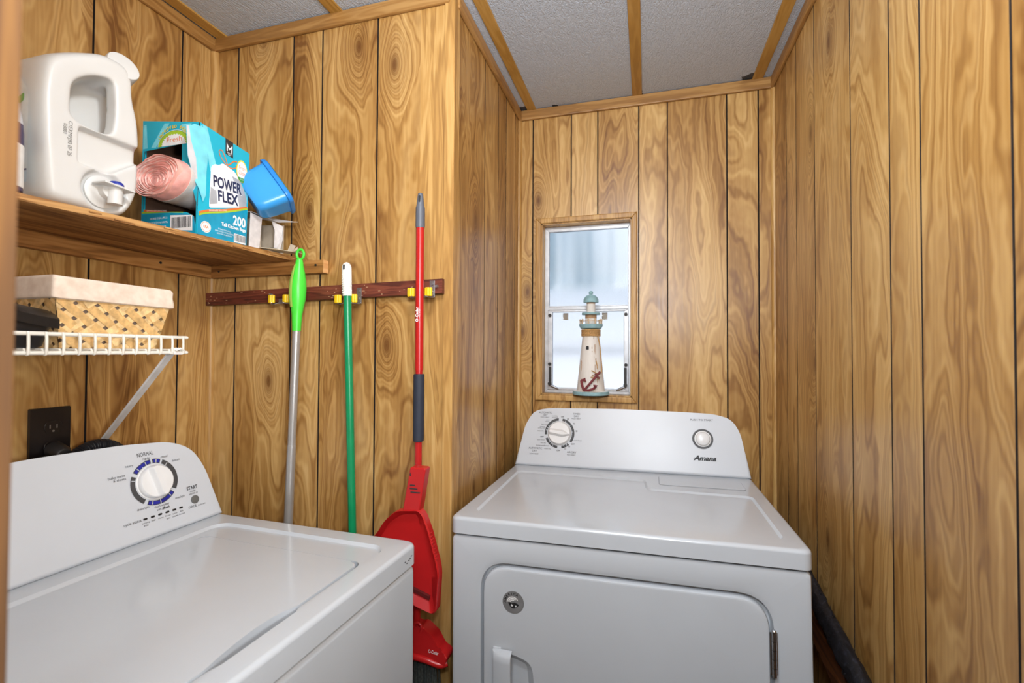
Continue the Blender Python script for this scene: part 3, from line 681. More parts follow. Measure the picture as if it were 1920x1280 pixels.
def resmooth(o, vox=.0032, it=16):
    r = o.modifiers.new('r', 'REMESH'); r.mode = 'VOXEL'; r.voxel_size = vox; r.use_smooth_shade = True
    s = o.modifiers.new('s', 'SMOOTH'); s.factor = .5; s.iterations = it
    bpy.context.view_layer.update(); dg = bpy.context.evaluated_depsgraph_get()
    me = bpy.data.meshes.new_from_object(o.evaluated_get(dg)); o.modifiers.clear(); o.data = me
    for p in me.polygons: p.use_smooth = True
# hand hole behind the handle, front corner pocket and the round tap recess
hole = roundpoly([(.606, .408), (.655, .404), (.661, .46), (.657, .518), (.632, .508), (.607, .48)], .018, 5)
boolean(body, cutter([[(y - k * max(0, .655 - y), z, d) for y, z in hole] for d, k in ((-.075, 0), (-.03, .12), (-.004, .42), (.02, .6))]))
boolean(body, cutter([[(.640 + .075 * (y - .632) / .026, z, d) for y, z in hole] for d in (-.075, -.030)]))
boolean(body, cutter([[(.644 + r * math.cos(a * math.pi / 16), .297 + r * 1.02 * math.sin(a * math.pi / 16), d) for a in range(32)] for r, d in ((.034, -.016), (.041, .004), (.041, .02))]))
boolean(body, cutter([[(y, z, d) for y, z in [(.60, .335), (.655, .335), (.720, .385), (.720, .402), (.600, .402)]] for d in (-.017, .02)]))
resmooth(body)
b = MB()
cn = Vector((.93, -.12, .34)).normalized()             # the cap looks out, along the shelf and up
cc = FJ @ Vector((.681, .553, -.026)); cx = Vector((0, 0, 1)).cross(cn).normalized(); FC = frame(cc, cx, cn.cross(cx), cn)
b.lathe([(.024, -.060), (.027, -.016), (.0285, -.014), (.0285, .014), (.027, .0175), (.023, .0185), (.001, .0185)], 36, 0, FC)
b.build('cap', M['jug'], jug, label='round white cap')
b = MB(); FT = FJ @ frame((.646, .297, -.014), (1, 0, 0), (0, 1, 0), (0, 0, 1))
b.lathe([(.030, 0), (.030, .003), (.026, .005), (.022, .008), (.020, .012), (.016, .015), (.014, .026), (.001, .027)], 32, 0, FT)
b.cyl(FT @ Vector((.006, .012, .027)), FT @ Vector((.006, -.024, .027)), .0125, .0118, 20)
b.prism(roundpoly([(-.024, .006), (.030, .006), (.030, .0095), (-.024, .0095)], .001, 2), .012, .046, .002, 0, FT @ Matrix.Rotation(R(-4), 4, 'Z'))
tap = b.build('tap', M['jug'], jug, label='white dispensing tap')
b = MB(); TB = frame(FT @ Vector((.008, .010, .027)), (0, 1, 0), (-1, 0, 0), (0, 0, 1)); b.lathe([(.0120, 0), (.0120, .005), (.009, .009), (.001, .0105)], 24, 0, TB)
b.build('push_button', plain('blue_plastic', (36, 52, 150), .3), tap, label='blue push button')
lab = MB(); FL = frame((-.195 + .11, .5445 - jo[1], 0), (1, 0, 0), (0, 0, 1), (0, -1, 0))
FL = Matrix(((1, 0, 0, -.150 - jo[0] + XF), (0, 0, -1, .5432 - jo[1]), (0, 1, 0, 0), (0, 0, 0, 1)))
q = lambda x0, y0, x1, y1, m, z=0, rot=0: lab.face([FL @ Vector((x, y, z)) for x, y in ((x0, y0), (x1, y0), (x1, y1), (x0, y1))], m)
lab.flat([roundpoly([(.0, .03), (.118, .03), (.118, .19), (.085, .225), (.02, .225), (0, .19)], .02)], 0, 0, FL)
for r in (.02, .028, .036): lab.arc(r, r + .0015, 20, 160, .0004, 2, FL @ Matrix.Translation((.06, .175, 0)))
lab.flat([roundpoly([(.06, .150), (.108, .172), (.108, .186), (.06, .164)], .005)], .0006, 1, FL)
for i in range(5): q(.05, .100 + i * .007, .078, .103 + i * .007, 3, .0005)
q(.085, .105, .104, .135, 3, .0005); q(.082, .062, .112, .092, 4, .0005); q(.04, .050, .118, .053, 5, .0006); q(.055, .068, .078, .095, 3, .0005)
q(.086, .012 + .025, .108, .046, 4, .0007); q(.0, .03, .118, .050, 6, .0003)
lab.build('label', [plain('label_white', (226, 230, 230), .4), plain('label_green', (120, 176, 96), .5), plain('label_pale', (190, 204, 200), .5), plain('label_blue', (128, 176, 208), .5), plain('label_grey', (128, 138, 146), .5), plain('label_navy', (58, 62, 104), .5), plain('label_mist', (196, 210, 220), .5)], jug, smooth=False, label='pale label with a green tag and blue print')
b = MB(); FP = frame((XF - jo[0] + .0006, 0, 0), (0, 1, 0), (0, 0, 1), (1, 0, 0)) @ Matrix.Translation((-jo[1], -SZ + CZ, 0))
b.text('C1EXMFJ90 07 25', FP, .0088, (.585, .372), z=0, rot=-91, width=.062); b.text('03001', FP, .0080, (.5775, .386), z=0, rot=-91, width=.018)
b.build('date_print', M['grey'], jug, smooth=False)

# bottle behind the door jamb
bo = (-1.012, .500, SZ)
bt = empty('cleaner_bottle', bo, label='dark purple bottle with a clear top and white label left of the jug', cat='bottle')
b = MB(); b.lathe([(.028, .0), (.032, .004), (.032, .10), (.031, .115)], 28); b.build('body', plain('purple_liquid', (54, 38, 84), .2), bt)
b = MB(); b.lathe([(.031, .115), (.030, .125), (.026, .150), (.014, .165), (.013, .175)], 28); b.build('shoulder', plain('clear_plastic', (196, 204, 214), .12), bt)
b = MB(); b.lathe([(.016, .175), (.016, .197), (.001, .199)], 24); b.build('cap', M['jug'], bt)
b = MB(); b.lathe([(.0326, .010), (.0326, .080)], 28); b.build('label', plain('bottle_label', (232, 232, 230), .5), bt)

# carton of kitchen bags, torn open at its end
xo = (-.954, .808, SZ)
bx = empty('bag_carton', xo, label='torn turquoise carton of tall kitchen bags standing on shelf beside jug', cat='carton')
M['teal'] = plain('turquoise_card', (24, 176, 204), .42, 0, .5, .03, 8); M['kraft'] = plain('brown_card_inside', (92, 66, 50), .8)
M['cyan'] = plain('pale_cyan_print', (120, 212, 228), .42); M['pwhite'] = plain('print_white', (238, 238, 238), .45); M['porange'] = plain('print_orange', (226, 120, 52), .45)
M['plime'] = plain('print_lime', (166, 200, 52), .45); M['pgreen'] = plain('print_green', (70, 150, 70), .45); M['pnavy'] = plain('print_navy', (38, 44, 78), .45); M['pgrey'] = plain('print_silver', (170, 172, 178), .45)
M['pyellow'] = plain('print_yellow', (236, 206, 60), .45); M['pblack'] = plain('print_charcoal', (44, 46, 50), .45); M['tealb'] = plain('print_deep_turquoise', (18, 148, 184), .42)
FB = frame((0, 0, 0), (0, 1, 0), (0, 0, 1), (1, 0, 0)); BW, BL_ = .133, .166
topz = lambda s: .2500 - .0165 * s / BW
b = MB(); b.prism([(0, 0), (BW, 0), (BW + .006, topz(BW)), (.004, topz(0))], -.0012, 0, 0, 0, FB)
fp = b.build('printed_side', M['teal'], bx)
b = MB()
back = -BL_
b.face([(back, .003, 0), (back, BW + .002, 0), (back, BW + .004, .262), (back, .006, .272)], 0)                       # far long side
b.face([(-.001, BW + .001, 0), (back, BW + .001, 0), (back, BW + .004, .262), (-.001, BW + .005, topz(BW))], 0)        # right end
b.face([(-.001, .004, .249), (-.001, BW + .004, .233), (back, BW + .004, .262), (back, .006, .272)], 0)               # top
b.face([(-.001, .002, .001), (-.001, BW, .001), (back, BW, .001), (back, .002, .001)], 1)                           # bottom
for f in list(b.bm.faces): pass
o_ = b.build('carton_back', [M['teal'], M['kraft']], bx, smooth=False)
b = MB(); e = .003
b.face([(back + e, .006, .002), (back + e, BW, .002), (back + e, BW, .258), (back + e, .008, .268)]); b.face([(-.003, BW - e, .002), (back + e, BW - e, .002), (back + e, BW - e, .258), (-.003, BW - e, .230)])
b.face([(-.003, .006, .245), (-.003, BW, .229), (back + e, BW, .258), (back + e, .008, .268)]); b.face([(-.003, .004, .004), (-.003, BW, .004), (-.003, BW, .228), (-.003, .008, .244)]); b.face([(-.003, .004, .003), (-.003, BW, .003), (back, BW, .003), (back, .004, .003)])
b.build('carton_lining', M['kraft'], bx, smooth=False)
FE = frame((0, .001, 0), (1, 0, 0), (0, 0, 1), (0, -1, 0))
b = MB(); endo = [(-BL_, .0), (-.001, .0), (.0005, .249), (-BL_, .272)]
holep = [(-.160, .2005), (-.0478, .2055), (-.0469, .166), (-.0329, .124), (-.013, .0961), (-.004, .07), (-.0045, .030), (-.0062, .016), (-.0100, .040), (-.030, .050), (-.0807, .0545), (-.125, .0600), (-.160, .066)]
b.flat([endo, holep], .001, 0, FE); b.flat([endo, holep], 0, 1, FE)
ep = b.build('torn_end', [M['teal'], M['kraft']], bx, smooth=False)
b = MB()                                               # the torn flap folded out along the front corner
YZ = lambda x, pts: [Vector((x + .10 * min(0, y), y, z)) for y, z in pts]
fl = [(.019, .233), (.012, .240), (-.012, .239), (-.018, .234), (-.030, .228), (-.026, .165), (-.012, .118), (.000, .100), (.010, .074), (.017, .090)]
b.face(YZ(.0035, fl), 0); b.face(YZ(.0025, fl)[::-1], 1)
b.face(YZ(.0039, [(-.030, .228), (-.024, .229), (-.020, .200), (-.008, .165), (-.004, .120), (-.012, .118), (-.026, .165)]), 2)
b.build('torn_flap', [M['cyan'], M['teal'], plain('flap_silver', (196, 196, 200), .45)], bx, smooth=False)
# print on the long side
S = FB; pr = MB(); P = lambda pts, m, z: pr.flat([pts], z, m, S)
names = ['cyan', 'pwhite', 'porange', 'plime', 'pgreen', 'pnavy', 'pgrey', 'pyellow', 'pblack', 'tealb', 'teal']; ix = {n: i for i, n in enumerate(names)}
P([(.0086, .247), (.020, .2475), (.048, .160), (.030, .150)], ix['cyan'], .0003); P([(.002, .235), (.0065, .246), (.024, .18), (.02, .14), (.002, .11)], ix['cyan'], .0003)
P([(.118, .10), (.1335, .108), (.136, .165), (.128, .14)], ix['cyan'], .0003)
bag = roundpoly([(.0316, .162), (.042, .171), (.052, .1715), (.062, .181), (.0732, .178), (.0955, .1727), (.1106, .1561), (.1243, .1358), (.1315, .1124), (.131, .094), (.11, .090), (.028, .066), (.030, .12)], .006, 3)
P(bag, ix['pwhite'], .0005); P([(.088, .16), (.1106, .1561), (.1243, .1358), (.1315, .1124), (.131, .094), (.110, .090), (.104, .125)], ix['pgrey'], .0007); P([(.030, .075), (.05, .082), (.046, .11), (.031, .115)], ix['pgrey'], .0007)
def ribbon(pts, wds, m, z):
    pts = smooth_path([(x, y, 0) for x, y in pts], 5); n = len(pts)
    for i in range(n - 1):
        a, c = pts[i], pts[i + 1]; d = (c - a).normalized(); nn = Vector((-d.y, d.x, 0))
        w0 = wds[0] + (wds[1] - wds[0]) * i / n
        pr.face([S @ (q_ + Vector((0, 0, z))) for q_ in (a - nn * w0, c - nn * w0, c + nn * w0, a + nn * w0)], m)
ribbon([(.0735, .179), (.058, .191), (.0514, .204), (.0585, .2095), (.0665, .199), (.0745, .182)], (.0011, .0011), ix['porange'], .0009)
ribbon([(.0735, .180), (.082, .186), (.0919, .1958), (.102, .1985)], (.0012, .0014), ix['porange'], .0009); ribbon([(.075, .178), (.088, .1775), (.0985, .1835), (.100, .190)], (.0011, .0011), ix['porange'], .0009)
ribbon([(.003, .048), (.0262, .0590), (.0751, .0740), (.1335, .0965)], (.0022, .0030), ix['porange'], .0009); ribbon([(.003, .043), (.0222, .0525), (.0752, .0695), (.1336, .0935)], (.0018, .0020), ix['plime'], .0010)
P([(0, 0), (BW, 0), (.1335, .091), (.0752, .0670), (.0222, .050), (.002, .041)], ix['tealb'], .0006)
P([(.0683, .2430), (.0895, .2400), (.0902, .2028), (.069, .2057)], ix['pblack'], .0008)
for q_ in ([(.0715, .214), (.0745, .2138), (.0745, .229), (.0715, .234)], [(.0845, .2128), (.0875, .2126), (.0875, .232), (.0845, .2275)], [(.0715, .234), (.0795, .222), (.0795, .2175), (.0745, .225)], [(.0875, .232), (.0795, .222), (.0795, .2175), (.0845, .2235)]): P(q_, ix['pwhite'], .0011)
pr.text("MEMBER'S", S, .0042, (.0796, .2103), ix['pwhite'], z=.0011, width=.016); pr.text('MARK', S, .0042, (.0796, .2063), ix['pwhite'], z=.0011, width=.0085)
for dx_, dy_, m, z_, bo_ in ((.0016, -.0016, 'pwhite', .0010, .0010), (.0010, -.0010, 'pgrey', .0012, .0004), (0, 0, 'pnavy', .0014, .0010)):
    pr.text('POWER', S, .0350, (.0752 + dx_, .1320 + dy_), ix[m], z=z_, width=.078, bold=bo_, rot=3); pr.text('FLEX', S, .0345, (.0770 + dx_, .1020 + dy_), ix[m], z=z_, width=.056, bold=bo_, rot=4)
pr.text('200', S, .0310, (.1105, .0545), ix['pwhite'], z=.0012, width=.037, bold=.0009); pr.text('Tall Kitchen Bags', S, .0118, (.0950, .0375), ix['pwhite'], z=.0012, width=.069, bold=.0003)
pr.text('EXPAND & GRIP DRAWSTRING', S, .0048, (.051, .0660), ix['pwhite'], z=.0014, width=.048, rot=16)
for i, s_ in enumerate(('200 BAGS 13 GAL (49.2 L)', '24 IN X 27.4 IN, 0.90 MIL (THICK)', '60.9 CM X 69.5 CM')): pr.text(s_, S, .0046, (.0915, .0255 - i * .0052), ix['pwhite'], z=.0012, width=(.034, .054, .040)[i], align='RIGHT') if False else pr.text(s_, S, .0046, (.0690, .0245 - i * .0055), ix['pwhite'], z=.0012, width=(.034, .050, .040)[i])
P([(.096, .0035), (.1300, .0035), (.1300, .0240), (.096, .0240)], ix['pwhite'], .0009)
rnd = random.Random(2); x_ = .098
while x_ < .128:
    w_ = rnd.choice((.0006, .001, .0016)); P([(x_, .0065), (x_ + w_, .0065), (x_ + w_, .0225), (x_, .0225)], ix['pblack'], .0012); x_ += w_ + rnd.choice((.0007, .0012))
pr.flat([circle(.0128, 28, (.0205, .0205))], .0009, ix['pwhite'], S); pr.flat([circle(.0112, 28, (.0205, .0205)), circle(.0102, 28, (.0205, .0205))[::-1]], .0012, ix['porange'], S); pr.text('USA', S, .0085, (.0205, .0205), ix['porange'], z=.0012, width=.013, bold=.0003)
def badge(F, c, rx, ry, z, top, big=1):
    el = lambda k, n=36: [(c[0] + rx * k * math.cos(2 * math.pi * i / n), c[1] + ry * k * math.sin(2 * math.pi * i / n)) for i in range(n)]
    pr.flat([el(1.02)], z, ix[top], F); pr.flat([el(.88)], z + .0002, ix['pwhite'], F)
    pr.flat([[(c[0] + rx * 1.0 * math.cos(R(a)), c[1] + ry * 1.0 * math.sin(R(a))) for a in range(215, 326, 10)]], z + .0004, ix['pgreen'], F)
    pr.text('Fresh', F, ry * .52 * big, (c[0], c[1] + ry * .30), ix['porange'], z=z + .0006, width=rx * 1.15); pr.text('Clean', F, ry * .52 * big, (c[0], c[1] - ry * .16), ix['porange'], z=z + .0006, width=rx * 1.25); pr.text('SCENT', F, ry * .17, (c[0], c[1] - ry * .74), ix['pwhite'], z=z + .0006, width=rx * .6)
badge(S, (.1158, .1800), .0158, .0270, .0012, 'pyellow')
pr.build('side_print', [M[n] for n in names], fp, smooth=False)
pr = MB(); S = FE @ Matrix.Translation((0, 0, .001))
for q_ in ([(-.164, .262), (-.155, .262), (-.150, .2065), (-.164, .206)], [(-.05, .250), (-.02, .249), (-.046, .207), (-.0465, .207)], [(-.10, .258), (-.085, .257), (-.125, .205), (-.14, .206)]): pr.flat([q_], .0002, ix['cyan'], S)
c_ = (-.071, .205); cut = lambda r: [(c_[0] + r * math.cos(R(a)), max(.2045, c_[1] + r * .72 * math.sin(R(a)))) for a in range(0, 181, 9)]
for r_, m_, z_ in ((.048, 'pwhite', .0004), (.0465, 'pgreen', .0006), (.045, 'plime', .0008)): pr.flat([cut(r_)], z_, ix[m_], S)
pr.flat([[(c_[0] + (.036 + .003 * math.sin(a * .55)) * math.cos(R(a)), max(.2045, c_[1] + (.0245 + .002 * math.cos(a * .5)) * math.sin(R(a)))) for a in range(0, 181, 5)]], .0010, ix['pwhite'], S)
pr.text('Fresh', S, .0165, (-.0695, .2175), ix['porange'], z=.0013, width=.044)
pr.arctext('IMPROVED SCENT', S, .0096, (-.071, .197), .0495, 148, 30, ix['pyellow'], bold=.0004, z=.0012)
pr.flat([[(-.164, .0), (-.0045, .0), (-.0048, .016), (-.0102, .0375), (-.03, .0475), (-.0807, .0515), (-.164, .054)]], .0003, ix['tealb'], S)
pr.flat([[(-.164, .0565), (-.0807, .0530), (-.04, .0495), (-.04, .0515), (-.0807, .0548), (-.164, .0605)]], .0006, ix['plime'], S); pr.flat([[(-.158, .0600), (-.0807, .0535), (-.0807, .0545), (-.158, .0655)]], .0008, ix['porange'], S)
pr.text('EXPAND & GRIP DRAWSTRING', S, .0050, (-.118, .0595), ix['pwhite'], z=.0012, width=.060, rot=-4)
pr.flat([[(-.0771, .0130), (-.0127, .0080), (-.0135, .0425), (-.0771, .0465)]], .0008, ix['pwhite'], S)
x_ = -.073
while x_ < -.018:
    w_ = rnd.choice((.0007, .0012, .002, .0026)); pr.flat([[(x_, .0165), (x_ + w_, .0162), (x_ + w_, .0405), (x_, .041)]], .0011, ix['pblack'], S); x_ += w_ + rnd.choice((.0008, .0014))
for i, s_ in enumerate(('200 BAGS 13 GAL (49.2 L)', '24 IN X 27.4 IN, 0.90 MIL', '60.9 CM X 69.5 CM')): pr.text(s_, S, .0064, (-.112, .0420 - i * .0100), ix['pwhite'], z=.0011, width=(.052, .056, .045)[i])
pr.build('end_print', [M[n] for n in names], ep, smooth=False)

# the roll of bags poking out of the torn end
ro = (-1.024, .835, SZ)
rl = empty('bag_roll', ro, label='roll of pink and white bin bags poking out of the torn carton', cat='bag roll')
b = MB(); zc = .118; yA, yE = .757 - ro[1], .900 - ro[1]
rad = lambda a, k=0: .0530 * (1 + .035 * math.sin(2 * a + .6) + .02 * math.sin(3 * a + k))
mk = lambda y, s, k=0, ox=.010: [(ox + (rad(2 * math.pi * i / 44, k)) * 1.22 * s * math.cos(2 * math.pi * i / 44), y, zc + rad(2 * math.pi * i / 44, k) * .86 * s * math.sin(2 * math.pi * i / 44)) for i in range(44)]
b.loft([mk(yA + .004, .93), mk(yA + .010, .99), mk(yA + .024, 1.0), mk(yA + .030, 1.0)], 0)
b.loft([mk(yA + .030, 1.01, .2), mk(yA + .045, 1.0, .3, .006), mk(yA + .06, .94, .5, 0), mk(yE, .92, 0, 0)], 1)
b.build('roll_body', [plain('pink_plastic', (234, 168, 160), .4, 0, .5, .08, 60), plain('white_plastic_film', (232, 226, 222), .4, 0, .5, .05, 40)], rl)
b = MB(); rnd = random.Random(11)
for i in range(13):                                    # the wound edges, one lip per turn
    s0 = .965 - i * .072
    if s0 < .08: break
    ph = rnd.uniform(-.6, .6); wv = [1 + .045 * math.sin(2 * math.pi * k / 44 * 2 + ph + i * .35) + .03 * math.sin(2 * math.pi * k / 44 * 5 + i) for k in range(44)]
    dxx, dzz = .006 * (1 - s0) * math.sin(i), -.012 * (1 - s0)
    lp = [Vector((.010 + rad(2 * math.pi * k / 44) * 1.22 * s0 * wv[k] * math.cos(2 * math.pi * k / 44) + dxx, yA - .002 + rnd.uniform(-.0012, .0012) + .006 * (1 - s0), zc + rad(2 * math.pi * k / 44) * .86 * s0 * wv[k] * math.sin(2 * math.pi * k / 44) + dzz)) for k in range(44)]
    inn = [Vector((p.x * .965, p.y + .0015, zc + (p.z - zc) * .955)) for p in lp]; dp_ = [p + Vector((0, .012, 0)) for p in inn]
    b.loft([[p + Vector((0, .012, 0)) for p in lp], lp, inn, dp_], i % 2, None, False, False)
b.build('roll_end', [plain('pink_film_edge', (240, 176, 164), .42, 0, .5, .06, 80), plain('pale_pink_film_edge', (248, 206, 196), .42, 0, .5, .06, 80)], rl, label='spiral end of pink film')

# torn white snack carton under the blue tub
to = (-.96, 1.015, SZ)
tc = empty('torn_carton', to, label='torn white and brown card box lying open under the blue tub', cat='carton')
M['cardw'] = plain('white_card', (204, 198, 196), .55, 0, .4, .05, 60); M['cardin'] = plain('card_inside', (176, 160, 140), .75)
b = MB()
def card(pts, mat=0, th=.0012):
    P_ = [Vector(p) - Vector((to[0], to[1], 0)) for p in pts]; n = (P_[1] - P_[0]).cross(P_[2] - P_[0]).normalized() * th
    b.loft([P_, [p + n for p in P_]], mat)
card([(-.962, .956, .002), (-.958, .985, .002), (-.955, .990, .084), (-.960, .958, .090)]); card([(-.955, .987, .002), (-1.09, .987, .002), (-1.09, .987, .085), (-.956, .989, .085)], 1)
card([(-1.09, .99, .001), (-.94, .99, .001), (-.94, 1.052, .001), (-1.09, 1.052, .001)], 1)
card([(-1.09, 1.050, .002), (-.94, 1.050, .002), (-.94, 1.052, .080), (-1.09, 1.052, .090)], 1)
bd = b.build('carton_body', [M['cardw'], M['cardin']], tc, smooth=False)
b = MB(); card([(-.960, .962, .094), (-.940, 1.030, .083), (-.905, 1.062, .090), (-1.05, 1.062, .108), (-1.06, .965, .104)], 0); b.build('top_flap', M['cardw'], tc, smooth=False)
b = MB()
p0 = [(-.944, 1.020, .004), (-.940, 1.036, .004), (-.934, 1.040, .040), (-.940, 1.046, .075), (-.952, 1.050, .082), (-.956, 1.024, .086), (-.948, 1.026, .060)]
card(p0); b.build('side_strip', M['cardw'], tc, smooth=False)
b = MB(); card([(-.968, .985, .004), (-.925, 1.052, .004), (-.890, 1.064, .0052), (-.915, 1.000, .0045), (-.940, .972, .004)], 0)
for q_ in ([(-.925, .992, .0062), (-.914, 1.001, .0064), (-.937, 1.012, .0064), (-.944, 1.000, .0062)], [(-.896, 1.052, .0068), (-.890, 1.064, .0069), (-.905, 1.066, .0069), (-.918, 1.052, .0066)]): card(q_, 1, .0004)
b.build('front_flap', [plain('beige_card', (196, 182, 158), .6), M['pblack']], tc, smooth=False)
b = MB()
for q_ in ([(-.918, 1.040, .007), (-.905, 1.046, .007), (-.900, 1.050, .022), (-.912, 1.044, .026)], [(-.905, 1.044, .007), (-.893, 1.052, .007), (-.898, 1.054, .020)]): card(q_, 0, .001)
b.build('torn_scrap', M['cardin'], tc, smooth=False)

# blue tub with a lid, tipped on its side
RV, UV = Vector((.9617, .2739, 0)), Vector((0, 0, 1)); FV = Vector((-.274, .9617, 0))
tb = empty('wipes_tub', (-.93, 1.005, SZ + .14), label='bright blue plastic tub with a lid tipped over on the torn carton', cat='tub')
lidc = Vector((-.930, 1.030, CZ + .413)); ang = R(-143.5)
axv = (RV * math.cos(ang) + UV * math.sin(ang) - FV * .42).normalized()   # from lid to base
tang = (RV * math.cos(ang + math.pi / 2) + UV * math.sin(ang + math.pi / 2)).normalized(); dep = axv.cross(tang).normalized(); tang = dep.cross(axv)
FT = frame(lidc - Vector(tb.location), tang, dep, axv); FT = FT @ Matrix.Translation((0, .034, 0))
rr = lambda a, c, r: rrect(-a, -c, a, c, r, 6)
M['tub'] = plain('blue_tub_plastic', (58, 152, 222), .28, 0, .5, .03, 10); M['tublid'] = plain('blue_lid_plastic', (36, 128, 208), .3)
b = MB(); b.loft([[(x, y, z) for x, y in rr(a, c, r)] for a, c, r, z in ((.060, .040, .018, .008), (.0585, .039, .018, .016), (.054, .0355, .018, .062), (.050, .033, .018, .076), (.044, .028, .016, .082))], 0, FT); b.build('tub_body', M['tub'], tb)
b = MB(); b.loft([[(x, y, z) for x, y in rr(a, c, r)] for a, c, r, z in ((.058, .038, .02, -.004), (.064, .044, .022, -.001), (.066, .046, .022, .004), (.066, .046, .022, .009), (.062, .042, .020, .010))], 0, FT); ld = b.build('lid', M['tublid'], tb)
b = MB(); b.loft([[(x, y, z) for x, y in rr(a, c, r)] for a, c, r, z in ((.052, .033, .02, -.0058), (.0585, .0385, .02, -.0035))], 0, FT); b.build('lid_label', plain('lid_label_green', (120, 200, 90), .5), ld, label='green printed lid label')
b = MB(); b.flat([[(-.066 + .022, -.0), (-.03, -.0), (-.036, .02), (-.05, .02)]], 0, 0, FT @ frame((-.002, -.0395, .03), (1, 0, 0), (0, 0, 1), (0, -1, 0))); b.build('sticker', plain('green_sticker', (70, 176, 76), .5), tb, label='green sticker')
# ------------------------------------------------------------------ broom rail with spring clips
ra = (XL, YM, CZ + .150)
rail = empty('broom_rail', ra, label='red-brown stained wooden rail with yellow broom clips on the back wall', cat='rail')
b = MB(); l0, l1 = Vector((XL + .002, YM - .0105, CZ + .1440)), Vector((-.489, YM - .0105, CZ + .1590))
b.loft([[p - Vector(ra) + Vector((0, y, z)) for y, z in rrect(-.0095, -.0185, .0095, .0185, .002, 2)] for p in (l0, l1)])
rnd = random.Random(9)
for i in range(46):                                    # nicks in the stain
    k = rnd.random(); p = l0.lerp(l1, k) - Vector(ra); z = rnd.uniform(-.015, .015); w_ = rnd.uniform(.0015, .007)
    b.box((p.x, p.y - .0096, p.z + z), (w_, .0006, rnd.uniform(.0006, .0014)), 0, 1)
b.build('rail_board', [M['rail'], plain('raw_wood_nick', (206, 170, 130), .7)], rail)
M['yellow'] = plain('yellow_rubber', (232, 190, 24), .45, 0, .5, .04)
for cxm, zc_ in ((-.953, .136), (-.744, .131), (-.535, .142)):
    b = MB(); o = Vector((cxm, YM, CZ + zc_)) - Vector(ra)
    b.box(o + Vector((.020, -.0215, .010)), (.014, .002, .042), .0008); b.box(o + Vector((0, -.0220, -.004)), (.050, .002, .014), .0006)
    for sx in (-1, 1): b.tube([o + Vector((sx * .024, -.022, -.008)), o + Vector((sx * .030, -.034, -.013)), o + Vector((sx * .026, -.050, -.013)), o + Vector((sx * .018, -.056, -.011))], .0013, 8)
    clip = b.build('broom_clip', M['steel'], rail)
    for sx in (-1, 1):
        b = MB()
        for j in (-1, 0, 1): b.tube([o + Vector((sx * .0235 + j * .0052, -.052 + abs(j) * .002, z)) for z in (-.011, -.009, .008, .010)], [.0036, .0048, .0048, .0036], 12)
        b.box(o + Vector((sx * .0225, -.048, -.0005)), (.0125, .007, .014), .002)
        b.build('grip_roller', M['yellow'], clip, label='yellow rubber grip')
    for dz in (.022, .002):
        b = MB(); p = o + Vector((.020, -.0225, dz)); b.cyl(p + Vector((0, .001, 0)), p - Vector((0, .0022, 0)), .0040, .003, 12); b.build('screw', M['steel'], clip)
b = MB(); p = Vector((-1.005, YM - .020, CZ + .150)) - Vector(ra); b.cyl(p, p - Vector((0, .006, 0)), .0052, .004, 12); b.build('screw', M['steel'], rail)
b = MB(); p = Vector((-.503, YM - .020, CZ + .158)) - Vector(ra); b.cyl(p, p - Vector((0, .006, 0)), .0045, .003, 12); b.build('screw', M['steel'], rail)

# ------------------------------------------------------------------ brooms and dustpan
YBm = 1.040
def at3(x, y, z): return Vector((x, y, CZ + z))
# lime handled mop with a silver pole
mo = at3(-.93, YBm, -1.28)
mp = empty('mop', mo, label='mop with lime green looped handle and silver pole, left of the other handles', cat='mop')
lim = [(-.8795, .235, .0085), (-.8800, .222, .0105), (-.8812, .205, .0150), (-.8822, .180, .0195), (-.8828, .160, .0208), (-.8835, .135, .0200), (-.8845, .110, .0160), (-.8853, .090, .0130), (-.8862, .048, .0108)]
b = MB(); b.tube([at3(x, YBm, z) - mo for x, z, r in lim], [r for x, z, r in lim], 24)
cR = at3(-.8770, YBm, .2495) - mo
b.tube([cR + Vector((.0112 * math.cos(a), 0, .0128 * math.sin(a))) for a in [2 * math.pi * i / 28 for i in range(28)]], .0036, 12, closed=True)
M['lime'] = plain('lime_plastic', (72, 214, 62), .35, 0, .5, .03); M['lime2'] = plain('soft_lime_grip', (172, 206, 96), .5, 0, .5, .03)
hd = b.build('handle', M['lime'], mp, label='lime green looped handle')
b = MB()
strip_ = []
for x, z, r in lim[1:7]:
    strip_.append([at3(x, YBm, z) - mo + Vector(((r + .0016) * math.cos(R(a)), (r + .0016) * math.sin(R(a)), 0)) for a in range(150, 272, 10)])
b.loft(strip_, 0, None, False, False, False); b.build('soft_grip', M['lime2'], hd, label='paler soft grip panel')
b = MB(); pa, pb_ = at3(-.8862, YBm, .049) - mo, at3(-.930, YBm, -1.20) - mo
b.cyl(pa, pa.lerp(pb_, .24), .0102, n=20); b.cyl(pa.lerp(pb_, .02), pa.lerp(pb_, .026), .0106, n=20); b.cyl(pa.lerp(pb_, .24), pb_, .0112, n=20)
b.build('pole', plain('silver_pole', (182, 180, 178), .35, .6, .5, .02), mp, label='silver pole')
b = MB(); b.box((0, 0, .045), (.19, .09, .028), .008); b.box((0, 0, .020), (.20, .10, .026), .008); b.cyl((0, 0, .05), (0, 0, .09), .016); b.build('mop_head', M['grey'], mp)
